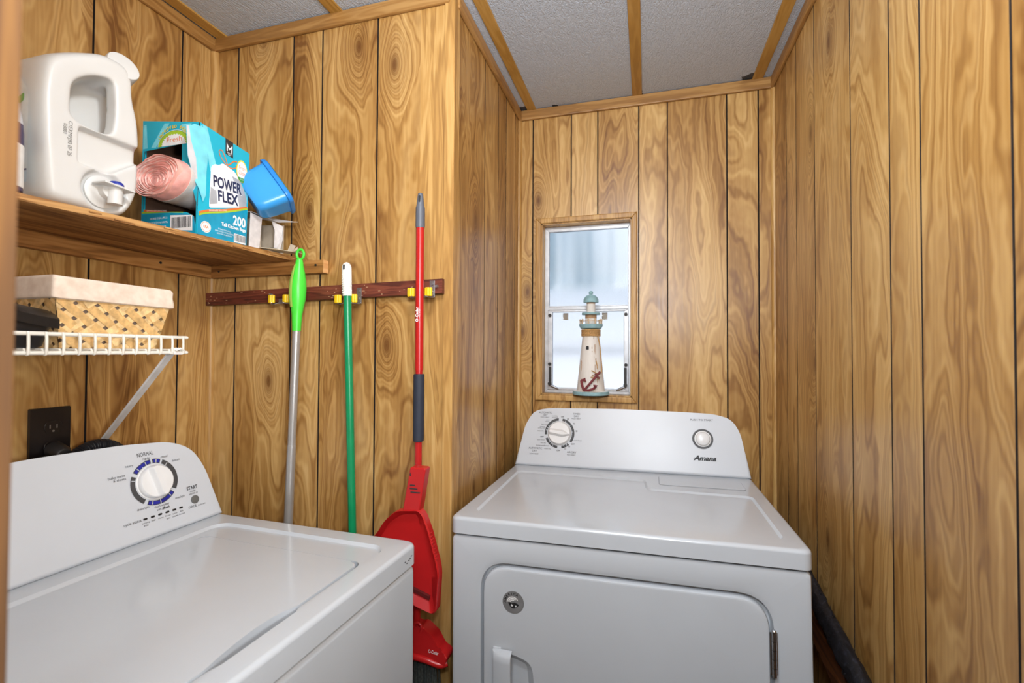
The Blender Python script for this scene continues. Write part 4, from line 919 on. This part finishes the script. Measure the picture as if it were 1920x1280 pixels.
# green pole with a white textured grip
go = at3(-.684, YBm, -1.28)
gr = empty('push_broom', go, label='broom with green pole and white dimpled grip, between lime and red handles', cat='broom')
g0, g1 = at3(-.736, YBm, .222), at3(-.684, YBm, -1.16)
b = MB(); b.cyl(g0.lerp(g1, .03) - go, g1 - go, .0098, n=20); b.build('pole', plain('green_pole', (8, 134, 84), .3, 0, .5, .03), gr, label='green pole')
b = MB(); gd = (g1 - g0).normalized(); gp = lambda k: g0 + gd * k - go
b.tube([gp(k) for k in (0, .003, .008, .015, .030, .086, .0865)], [.002, .0075, .0108, .0120, .0122, .0115, .0102], 24)
for i in range(9):
    for j in range(9):
        a = R(180 + j * 22 + (i % 2) * 11); p = gp(.032 + i * .0058); b.ball(p + Vector((.0113 * math.cos(a), .0113 * math.sin(a), 0)), .0016, 0, None, (1, 1, 1), 6)
wg = b.build('grip', plain('white_grip_plastic', (232, 230, 224), .4), gr, label='white dimpled grip')
b = MB(); p = gp(.014); b.box(p + Vector((0, -.0118, 0)), (.005, .002, .013), .002); b.build('hang_hole', M['gap'], wg)
b = MB(); b.box((0, 0, .06), (.24, .06, .035), .008); b.box((0, 0, .026), (.23, .05, .045)); b.cyl((0, 0, .07), (0, 0, .13), .016); b.build('broom_head', M['gap'], gr)
# red angle broom hung up high
rx = -.530
rb = empty('angle_broom', at3(rx, YBm, -.70), label='red angle broom with grey hanging tip hung beside the corner', cat='broom')
o = Vector(rb.location); M['red'] = plain('red_plastic', (184, 30, 32), .28, 0, .5, .04, 12); M['redp'] = plain('red_pole_paint', (178, 28, 28), .3, 0, .5, .02); M['slate'] = plain('slate_grip', (88, 92, 102), .45, 0, .5, .03); M['navyg'] = plain('dark_slate_foam', (40, 45, 58), .6, 0, .4, .05)
Q = lambda z, dx=0, dy=0: at3(rx + dx, YBm + dy, z) - o
b = MB(); b.cyl(Q(.30), Q(-.05), .0100, n=20); b.cyl(Q(-.05), Q(-.68), .0086, n=20); b.build('pole', M['redp'], rb)
b = MB(); b.text('O-Cedar', frame(Q(.085, -.0012, -.0104), (0, 0, 1), (-1, 0, 0), (0, -1, 0)), .0098, (0, .0), 0, bold=.0003, width=.036, space=1.05); b.text('MADE IN USA', frame(Q(.088, .0050, -.0098), (0, 0, 1), (-1, 0, 0), (0, -1, 0)), .0046, (0, 0), 0, width=.020)
b.build('lettering', M['pwhite'], rb, smooth=False)
b = MB(); b.tube([Q(z) for z in (.296, .300, .345, .349, .352, .372, .380, .382)], [.0106, .0114, .0112, .0100, .0092, .0074, .0058, .002], 24)
tip = b.build('hanging_tip', M['slate'], rb, label='grey plastic hanging tip'); b = MB(); b.box(Q(.365, .001, -.0068), (.0052, .0045, .018), .002); b.build('hang_hole', M['gap'], tip)
b = MB(); b.tube([Q(z) for z in (-.058, -.059, -.062, -.215, -.220, -.221)], [.009, .0125, .0132, .0132, .0125, .009], 24); b.build('foam_grip', M['navyg'], rb, label='dark slate grip')
b = MB(); FHd = frame(Q(-.70, .0, 0), (1, 0, 0), (0, 0, 1), (0, -1, 0))
hdp = roundpoly([(-.15, .060), (-.06, .070), (.010, .045), (.022, .050), (.050, .030), (.068, .002), (.085, -.006), (.086, -.020), (.076, -.034), (.040, -.030), (-.06, -.024), (-.15, -.020)], .006, 3)
b.prism(hdp, -.018, .018, .006, 0, FHd)
b.tube([Q(-.655, .01 + .011 * math.cos(a), -.016) + Vector((0, 0, .011 * math.sin(a))) for a in [R(x) for x in range(-60, 200, 20)]], .0035, 10)
rim = smooth_path([Q(-.722, -.15, -.012), Q(-.722, -.02, -.018), Q(-.724, .03, -.019), Q(-.733, .066, -.014), Q(-.730, .082, -.006)], 6); b.tube(rim, .0075, 10)
hb = b.build('broom_head', M['red'], rb, label='red broom head')
b = MB(); b.text('O-Cedar', FHd, .011, (.052, -.004), 0, bold=.0002, z=.0186, width=.026, rot=-4); b.build('lettering', M['pwhite'], hb, smooth=False)
b = MB(); rnd = random.Random(4)
for i in range(420):
    k = rnd.random(); yy = rnd.uniform(-.012, .012); p = Q(-.728, -.145 + .20 * k, yy); e = p + Vector((rnd.uniform(-.006, .004) + .004, rnd.uniform(-.008, .008), -.13 + rnd.uniform(-.012, .012) - .01 * k)); b.tube([p, p.lerp(e, .5) + Vector((.002, 0, 0)), e], .0009, 4)
b.build('bristles', plain('dark_bristles', (70, 74, 72), .5, 0, .5, .3, 200), rb, kind='stuff', label='dark bristles')
# dustpan clipped to its pole
do = at3(-.53, 1.0, -.44)
dpn = empty('dustpan', do, label='red dustpan clipped to the red broom pole behind the washer corner', cat='dustpan')
yF = 1.000
D2 = lambda x, z, y=0: Vector((x - do.x, yF - do.y + y, z + .44))
FDp = frame(D2(0, 0), (1, 0, 0), (0, 0, 1), (0, -1, 0))
b = MB(); hl = [(-.5245, -.270), (-.4850, -.271), (-.5010, -.372), (-.5430, -.372)]
b.prism(roundpoly(hl, .005, 3), -.012, .012, .006, 0, FDp)
for i, (x0, x1, z) in enumerate(((-.524, -.511, -.311), (-.5245, -.505, -.319), (-.5225, -.498, -.327))):
    b.box(D2((x0 + x1) / 2, z, -.0122), (x1 - x0, .002, .0028), .0008, 1)
b.prism([(-.5255, -.289), (-.521, -.291), (-.5235, -.281)], .0118, .0125, 0, 1, FDp)
b.build('handle', [M['red'], M['gap']], dpn)
b = MB()
outer = [(-.560, -.372), (-.500, -.366), (-.489, -.377), (-.474, -.412), (-.4545, -.478), (-.4490, -.505), (-.4550, -.588), (-.4640, -.597), (-.500, -.588), (-.640, -.535), (-.640, -.455), (-.610, -.432), (-.590, -.400)]
floor_ = [(-.552, -.386), (-.515, -.383), (-.511, -.390), (-.4985, -.430), (-.4815, -.486), (-.4760, -.515), (-.4740, -.560), (-.4790, -.570), (-.510, -.560), (-.628, -.520), (-.628, -.462), (-.603, -.438), (-.585, -.408)]
outer, floor_ = roundpoly(outer, .014, 3), roundpoly(floor_, .010, 3)
fl0 = [(x, z, -.006) for x, z in outer]; fl1 = [(x, z, .012) for x, z in outer]; fl2 = [((x * .9 + fx * .1), (z * .9 + fz * .1), .015) for (x, z), (fx, fz) in zip(outer, floor_)]; fl3 = [(x, z, -.004) for x, z in floor_]
b.loft([fl0, fl1, fl2, fl3], 0, FDp)
for i in range(9):
    k = i / 9; b.box(D2(-.4735 + .018 * k, -.418 - .062 * k, -.008), (.004, .012, .004), .001)
pan = b.build('pan', M['red'], dpn)
b = MB(); b.loft([[(-.560, -.536, -.0035), (-.478, -.563, -.0035), (-.478, -.563, .004), (-.560, -.536, .004)], [(-.560, -.544, -.0035), (-.478, -.571, -.0035), (-.478, -.571, .004), (-.560, -.544, .004)]], 0, FDp)
b.build('rubber_lip', plain('dark_red_rubber', (92, 20, 20), .6), pan, label='dark rubber lip')

# ------------------------------------------------------------------ wire shelf, basket, pouch
WZ = CZ - .006; WX = -.935
wso = (XL, .5, WZ)
wsh = empty('wire_shelf', wso, label='white coated wire shelf with a diagonal brace below the wooden shelf', cat='shelf')
M['wire'] = plain('white_coated_wire', (226, 222, 212), .4, 0, .5, .03); O = Vector(wso)
b = MB()
for z in (WZ - .002, WZ + .029): b.cyl(Vector((WX, .20, z)) - O, Vector((WX, .772, z)) - O, .0034, n=14); b.ball(Vector((WX, .772, z)) - O, .0034)
b.build('front_rail', M['wire'], wsh)
b = MB()
for k in range(24):
    y = .7605 - k * .02336
    if y < .205: break
    b.tube([Vector(p) - O for p in ((XL + .006, y, WZ + .0035), (WX - .004, y, WZ + .0035))], .0021, 8)
for x in (XL + .012, -1.09): b.cyl(Vector((x, .20, WZ - .001)) - O, Vector((x, .772, WZ - .001)) - O, .0030, n=10)
b.build('deck_wires', M['wire'], wsh)
b = MB()
for k in range(24):
    y = .7605 - k * .02336
    if y < .205: break
    b.tube(smooth_path([Vector(p) - O for p in ((WX - .004, y, WZ + .0035), (WX + .0025, y, WZ - .0048), (WX + .0052, y, WZ + .002), (WX + .0050, y, WZ + .024), (WX + .0030, y, WZ + .0315))], 3), .0022, 8)
b.build('front_drops', M['wire'], wsh)
b = MB(); p, q_ = Vector((-.955, .752, WZ - .006)), Vector((XL + .006, .795, CZ - .240)); dd = (q_ - p).normalized(); sd = Vector((0, 1, 0)); nn = dd.cross(sd).normalized(); sd = nn.cross(dd)
b.loft([[pt - O + sd * u + nn * v for u, v in ((-.009, 0), (-.007, .003), (.007, .003), (.009, 0), (.007, -.001), (-.007, -.001))] for pt in (p, q_)])
b.box(Vector((-.946, .752, WZ - .004)) - O, (.030, .020, .005), .001)
br = b.build('brace', plain('grey_enamel', (206, 204, 202), .4, 0), wsh, label='flat grey diagonal brace')
b = MB()
for i in range(4): b.tube([Vector((-.948 + .006 * i, .742 + .001 * i, WZ + .002)) - O, Vector((-.944 + .006 * i, .752, WZ + .0065)) - O, Vector((-.946 + .006 * i, .762, WZ + .002)) - O], .0018, 8)
b.build('brace_hook', M['wire'], br)
b = MB(); b.box(Vector((XL + .004, .795, CZ - .245)) - O, (.006, .018, .035), .001); b.build('brace_foot', M['steel'], br)

bo_ = Vector((-1.07, .665, WZ + .0057))
bk = empty('woven_basket', bo_, label='woven tan strip basket with a cream cloth rim on the wire shelf', cat='basket')
tanA = plain('pale_bamboo', (226, 192, 138), .5, 0, .5, .12, 90); tanB = plain('tan_bamboo', (210, 170, 112), .5, 0, .5, .12, 90)
bot = [(-.968, .566), (-.968, .730), (-1.150, .730), (-1.150, .566)]; topp = [(-.962, .556), (-.962, .757), (-1.170, .757), (-1.170, .556)]; hB, zB = .094, 0.0
bb = MB()
def clip_poly(poly, a, c):
    out = []
    for i in range(len(poly)):
        p, q = poly[i - 1], poly[i]; sp = (c - a).cross(p - a); sq = (c - a).cross(q - a)
        if sp >= 0: out.append(p)
        if (sp >= 0) != (sq >= 0): out.append(p + (q - p) * (sp / (sp - sq)))
    return out
rnd = random.Random(8)
for s_ in range(4):
    A = Vector((*bot[s_], 0)); B_ = Vector((*bot[(s_ + 1) % 4], 0)); C = Vector((*topp[(s_ + 1) % 4], hB)); D = Vector((*topp[s_], hB))
    u = (B_ - A).normalized(); n0 = u.cross((D - A).normalized()).normalized(); v = n0.cross(u)
    to2 = lambda p: Vector(((p - A).dot(u), (p - A).dot(v)))
    quad2 = [to2(p) for p in (A, B_, C, D)]; cen = (A + B_ + C + D) / 4 - Vector((-1.06, .66, .05))
    if n0.dot(cen) < 0: n0 = -n0
    pit, wd = .0210, .0148; w2 = wd / 2
    for dirn in (0, 1):
        ang_ = R(36 if dirn == 0 else -40); d2 = Vector((math.cos(ang_), math.sin(ang_))); p2 = Vector((-d2.y, d2.x))
        for i in range(-14, 26):
            for j in range(-16, 30):
                # short tiles of each strip, over or under by a two-two twill
                cp = p2 * (i * pit) + d2 * (j * pit); over = ((i + j) // 2 + dirn) % 2
                poly = [cp + d2 * (a * pit / 2 * 1.02) + p2 * (b_ * w2) for a, b_ in ((-1, -1), (1, -1), (1, 1), (-1, 1))]
                for k in range(4):
                    if not poly: break
                    poly = clip_poly(poly, quad2[k], quad2[(k + 1) % 4])
                if len(poly) < 3: continue
                z_ = .0011 if over else -.0002
                pts = [A + u * q.x + v * q.y + n0 * (z_ + (.0002 if dirn else 0)) - Vector((bo_.x, bo_.y, 0)) for q in poly]
                try: f = bb.face(pts, dirn)
                except ValueError: pass
bb.face([Vector((x - bo_.x, y - bo_.y, .002)) for x, y in bot], 1)
bb.build('woven_body', [tanA, tanB], bk, smooth=False)
b = MB()
ins = lambda pts, d: [(x + (-d if x > -1.06 else d), y + (-d if y > .66 else d)) for x, y in pts]
b.loft([[(x - bo_.x, y - bo_.y, z) for x, y in ins(bot, .006)] if z < .05 else [(x - bo_.x, y - bo_.y, z) for x, y in ins(topp, .006)] for z in (.004, hB)], 0, None, True, False)
b.build('cloth_lining', plain('lining_cloth', (150, 128, 112), .9), bk, label='cloth lining seen through the weave')
b = MB()
def rimloop(d, z, wv=0): return [(x - bo_.x, y - bo_.y, z + wv * math.sin(x * 90 + y * 70)) for x, y in [(a, c) for a, c in roundpoly([(px + (d if px > -1.06 else -d), py + (d if py > .66 else -d)) for px, py in topp], .008, 4)]]
b.loft([rimloop(.002, .084, .0012), rimloop(.006, .086, .0010), rimloop(.0065, .092), rimloop(.0045, .105, .0008), rimloop(.005, .118, .001), rimloop(.002, .1235, .0015), rimloop(-.005, .122), rimloop(-.008, .085)], 0, None, False, False)
t = NT('cream_cloth'); co = t.n('TexCoord').outputs['Object']; t.l(t.ramp(t.noise(co, 60, 3), [(.3, (214, 194, 176)), (.7, (232, 216, 200))]), t.b.inputs['Base Color']); t.set(Roughness=.9); t.bump(t.noise(co, 900, 2), .3, .0006)
b.build('cloth_rim', t.m, bk, label='cream cloth rim')
b = MB(); b.face([(x - bo_.x, y - bo_.y, .112) for x, y in ins(topp, .004)]); b.build('cloth_cover', t.m, bk) if False else b.bm.free()

po_ = Vector((-.990, .480, WZ + .0057))
pc = empty('leather_pouch', po_, label='small black leather pouch lying at the left end of the wire shelf', cat='pouch')
M['leather'] = plain('black_leather', (14, 14, 17), .38, 0, .6, .2, 120, 0, .15)
b = MB(); b.loft([[(x, y, z) for x, y in rrect(-.052 * s, -.075 * q2, .046 * s, .066 * q2, .014)] for s, q2, z in ((.80, .82, 0), (.86, .88, .004), (.94, .96, .026), (1.0, 1.02, .038), (.96, .98, .044), (.80, .86, .046))]); b.build('pouch_body', M['leather'], pc)
b = MB(); fl_ = []
for x, z in ((-.050, .060), (-.02, .066), (.020, .064), (.040, .056), (.050, .048)): fl_.append([(x, y, z + dz + .010 * math.sin((y + .08) * 9)) for y, dz in ((-.075, .006), (-.03, .012), (.01, .004), (.040, -.004), (.070, -.010))])
b.loft(fl_ + [[(x, y, z - .014) for x, y, z in lp] for lp in fl_[::-1]], 0, None, True, True, True) if False else None
top_ = [[(x, y, z) for x, y, z in lp] for lp in fl_]; t = bmesh.new(); U = [[t.verts.new(p) for p in lp] for lp in top_]; V = [[t.verts.new((p[0], p[1], p[2] - .016)) for p in lp] for lp in top_]
for i in range(4):
    for j in range(4): t.faces.new((U[i][j], U[i + 1][j], U[i + 1][j + 1], U[i][j + 1])); t.faces.new((V[i][j + 1], V[i + 1][j + 1], V[i + 1][j], V[i][j]))
for i in range(4): t.faces.new((U[i][0], V[i][0], V[i + 1][0], U[i + 1][0])); t.faces.new((U[i][4], U[i + 1][4], V[i + 1][4], V[i][4])); t.faces.new((U[4][i], V[4][i], V[4][i + 1], U[4][i + 1])); t.faces.new((U[0][i], U[0][i + 1], V[0][i + 1], V[0][i]))
b._in(t); b.build('pouch_flap', M['leather'], pc)
b = MB()
for i in range(6): b.ball((.030, -.050 + i * .012, .082 - i * .0035), .0058, 0, None, (2.2, .8, 1), 10)
b.build('gathered_edge', M['leather'], pc)
b = MB(); b.tube(smooth_path([(.050, -.02, .058), (.0515, -.004, .050), (.051, -.012, .040)], 4), .0018, 8); b.ball((.0515, -.003, .056), .0032); b.build('zip_pull', M['steel'], pc)

# ------------------------------------------------------------------ socket, plug, hose
uo = Vector((XL, .709, CZ - .192))
ou = empty('wall_socket', uo, label='black wall socket plate behind the washing machine', cat='socket')
M['blk'] = plain('black_bakelite', (24, 20, 22), .3, 0, .5, .1)
FO = frame((0, 0, 0), (0, 1, 0), (0, 0, 1), (1, 0, 0))
b = MB(); b.prism(rrect(-.036, -.064, .036, .064, .002), .0005, .0085, .003, 0, FO); b.build('cover_plate', M['blk'], ou)
for dz in (.022, -.022):
    b = MB(); b.prism([(x, max(-.0125, min(.0125, y))) for x, y in circle(.0165, 28, (0, 0))], .006, .0095, .001, 0, FO @ Matrix.Translation((.004, dz, 0)))
    for dx__ in (-.0062, .0062): b.box(FO @ Vector((.004 + dx__, dz + .001, .0096)), (.0006, .0018, .008), 0, 1)
    b.cyl(FO @ Vector((.004, dz - .0085, .0090)), FO @ Vector((.004, dz - .0085, .0098)), .0022, n=12, mat=1)
    b.build('receptacle', [M['blk'], M['steel']], ou)
plo = Vector((XL + .010, .713, CZ - .218))
pl = empty('power_plug', plo, label='black power plug pushed into the lower socket outlet', cat='plug')
b = MB(); b.loft([[(d, y * s, z * s2 - d * .25) for y, z in circle(.019, 24)] for d, s, s2 in ((.0005, .85, .8), (.004, 1, .95), (.026, .95, .85), (.034, .75, .65), (.036, .5, .5))]); b.build('plug_body', plain('plug_rubber', (40, 40, 42), .5, 0, .5, .15), pl)
b = MB(); b.tube(smooth_path([(.030, 0, -.010), (.045, .004, -.030), (.040, .010, -.075), (.030, .012, -.14), (.025, .01, -.22)], 5), .0048, 12); b.build('cord', M['blk'], pl)
ho = Vector((XL + .05, .76, CZ - .26))
hs = empty('drain_hose', ho, label='black corrugated drain hose arching behind the washing machine', cat='hose')
pth = smooth_path([Vector(p) - ho for p in ((-1.175, .655, CZ - .34), (-1.172, .685, CZ - .268), (-1.172, .720, CZ - .230), (-1.172, .757, CZ - .2165), (-1.172, .792, CZ - .226), (-1.183, .822, CZ - .258), (-1.18, .838, CZ - .33), (-1.18, .84, CZ - .55))], 26)
acc = 0; rs = [.0130]
for a, c in zip(pth, pth[1:]): acc += (c - a).length; rs.append(.0132 + .0021 * math.sin(acc / .0052 * 2 * math.pi))
# resample finely so that every ring of the hose shows
fine = []; fr = []; tot = acc; step = .0011; acc = 0; want = 0
for a, c in zip(pth, pth[1:]):
    ln = (c - a).length
    while want <= acc + ln and ln > 0: fine.append(a.lerp(c, (want - acc) / ln)); fr.append(.0130 + .0020 * math.sin(want / .0050 * 2 * math.pi)); want += step
    acc += ln
b = MB(); b.tube(fine, fr, 18); b.build('corrugated_tube', plain('black_hose', (34, 34, 38), .38, 0, .5, .1), hs, angle=70)

# ------------------------------------------------------------------ lighthouse ornament on the sill
lo_ = Vector((-.1955, 1.736, WIN[2] + .008))
lh = empty('lighthouse_ornament', lo_, label='white and aqua wooden lighthouse ornament on the window sill', cat='ornament'); lh.scale = (.985, .985, .96)
t = NT('worn_white_paint'); co = t.n('TexCoord').outputs['Object']; nz = t.noise(t.mapping(co, (60, 60, 9)), 1, 4, .6)
t.l(t.ramp(nz, [(.30, (150, 128, 104)), (.37, (222, 216, 208)), (.8, (234, 230, 224))]), t.b.inputs['Base Color']); t.set(Roughness=.7); M['lhw'] = t.m
M['aqua'] = plain('aqua_paint', (142, 178, 184), .6, 0, .4, .06, 40); M['rope'] = plain('jute_rope', (184, 146, 96), .85, 0, .3, .15, 300); M['rawood'] = plain('raw_brown_wood', (170, 136, 104), .7, 0, .4, .08, 60); M['anchor'] = plain('dark_red_paint', (112, 34, 40), .5, 0, .4, .08, 80)
b = MB(); b.lathe([(.064, 0), (.0665, .002), (.0665, .012), (.064, .014)], 48); bs = b.build('base', M['aqua'], lh)
b = MB(); b.lathe([(.0645, .0140), (.060, .0152)], 48); b.build('base_top', M['lhw'], bs)
b = MB(); b.lathe([(.0505, .015), (.0500, .03), (.0305, .226)], 40); tw = b.build('tower', M['lhw'], lh)
b = MB(); FWd = Matrix.Translation((-.006, -.0375, .175)); b.prism(roundpoly([(-.005, -.008), (.005, -.008), (.005, .006, .006), (-.005, .006, .006)], .0004, 4), 0, .0010, 0, 0, frame((-.0085, -.0345, .178), (1, 0, 0), (0, .12, 1), (0, -1, .12)))
b.build('window', M['gap'], tw)
for x, z, w_, h_ in ((.018, .165, .0025, .05), (.022, .125, .003, .03), (-.030, .10, .0018, .06), (.008, .177, .002, .008), (.0085, .163, .002, .005), (.020, .09, .002, .05), (.027, .055, .002, .03)):
    r_ = .0500 - (z - .03) * .0995; y_ = -math.sqrt(max(0, r_ * r_ - x * x)); b = MB(); b.box((x, y_ - .0002, z), (w_, .0012, h_), 0, 0, None); b.build('paint_chip', M['rawood'], tw)
b = MB()
for k in range(5): b.tube([(.0330 * math.cos(a), .0330 * math.sin(a), .2230 + k * .0052) for a in [2 * math.pi * i / 36 for i in range(36)]], .0028, 8, closed=True)
b.tube(smooth_path([(.026, -.0215, .222), (.0335, -.018, .19), (.038, -.0185, .15), (.041, -.022, .11), (.041, -.028, .085)], 8), .0019, 8)
for pts in ([(.041, -.028, .085), (.030, -.040, .082), (.018, -.050, .088), (.008, -.053, .094)], [(.036, -.034, .090), (.024, -.047, .080), (.010, -.056, .076)], [(.03, -.045, .08), (.02, -.055, .07), (.006, -.056, .069)], [(.022, -.044, .135), (.026, -.042, .118), (.028, -.044, .100)]): b.tube(smooth_path(pts, 5), .0016, 8)
b.build('rope', M['rope'], lh, label='jute rope winding and tail')
b = MB(); b.lathe([(.0345, .2490), (.0385, .2510), (.0432, .2610), (.0435, .2655), (.042, .2665)], 40); b.build('gallery', M['aqua'], lh)
b = MB(); b.lathe([(.032, .3020), (.0335, .3035), (.0335, .3095), (.032, .3105)], 36); b.build('cornice', M['aqua'], lh)
b = MB(); b.lathe([(.0208, .266), (.0208, .288)], 28); b.build('drum', M['lhw'], lh)
b = MB(); b.lathe([(.0160, .3100), (.0160, .3440)], 28); b.build('lantern', M['lhw'], lh)
b = MB(); b.lathe([(.0209, .288), (.0209, .3025)], 28); b.build('wood_band', M['rawood'], lh)
b = MB(); b.lathe([(.0162, .3440), (.0162, .3500)], 28); b.build('wood_band', M['rawood'], lh)
b = MB()
for i in range(10):
    a = 2 * math.pi * (i + .3) / 10; x, y = .0395 * math.cos(a), .0395 * math.sin(a); b.cyl((x, y, .2655), (x, y, .281), .0022, n=8); b.ball((x, y, .2825), .0036, 0, None, (1, 1, 1), 10)
b.tube([(.0395 * math.cos(a), .0395 * math.sin(a), .2790) for a in [2 * math.pi * i / 40 for i in range(40)]], .0010, 6, closed=True)
b.build('railing', plain('pale_raw_wood', (206, 180, 148), .7), lh)
b = MB(); b.lathe([(.0275, .3490), (.0280, .3510), (.0270, .3600), (.0235, .3685), (.0165, .3755), (.006, .3785), (.0055, .3800)], 36); b.ball((0, 0, .3860), .0082); b.build('dome', M['aqua'], lh)
b = MB(); AX = frame((.010, -.0600, .0165), (1, -.10, 0), (0, .10, 1), (-.10, -1, .10))
def bar(p, q, w_, z0=0, z1=.006):
    p, q = Vector((*p, 0)), Vector((*q, 0)); d = (q - p).normalized(); n = Vector((-d.y, d.x, 0)) * w_; b.prism([tuple((p - n)[:2]), tuple((q - n)[:2]), tuple((q + n)[:2]), tuple((p + n)[:2])], z0, z1, .0012, 0, AX)
bar((-.029, .002), (.030, .074), .0036); bar((.012, .066), (.028, .048), .0030)
ar = [(-.033, .042), (-.038, .040), (-.034, .020), (-.029, .006), (-.012, .004), (.006, .010), (.016, .020)]
for p, q in zip(ar, ar[1:]): bar(p, q, .0040)
for tri in ([(-.040, .040), (-.024, .050), (-.020, .036)], [(.006, .026), (.022, .024), (.010, .008)]): b.prism(tri, 0, .006, .001, 0, AX)
b.build('anchor', M['anchor'], lh, label='dark red wooden anchor')
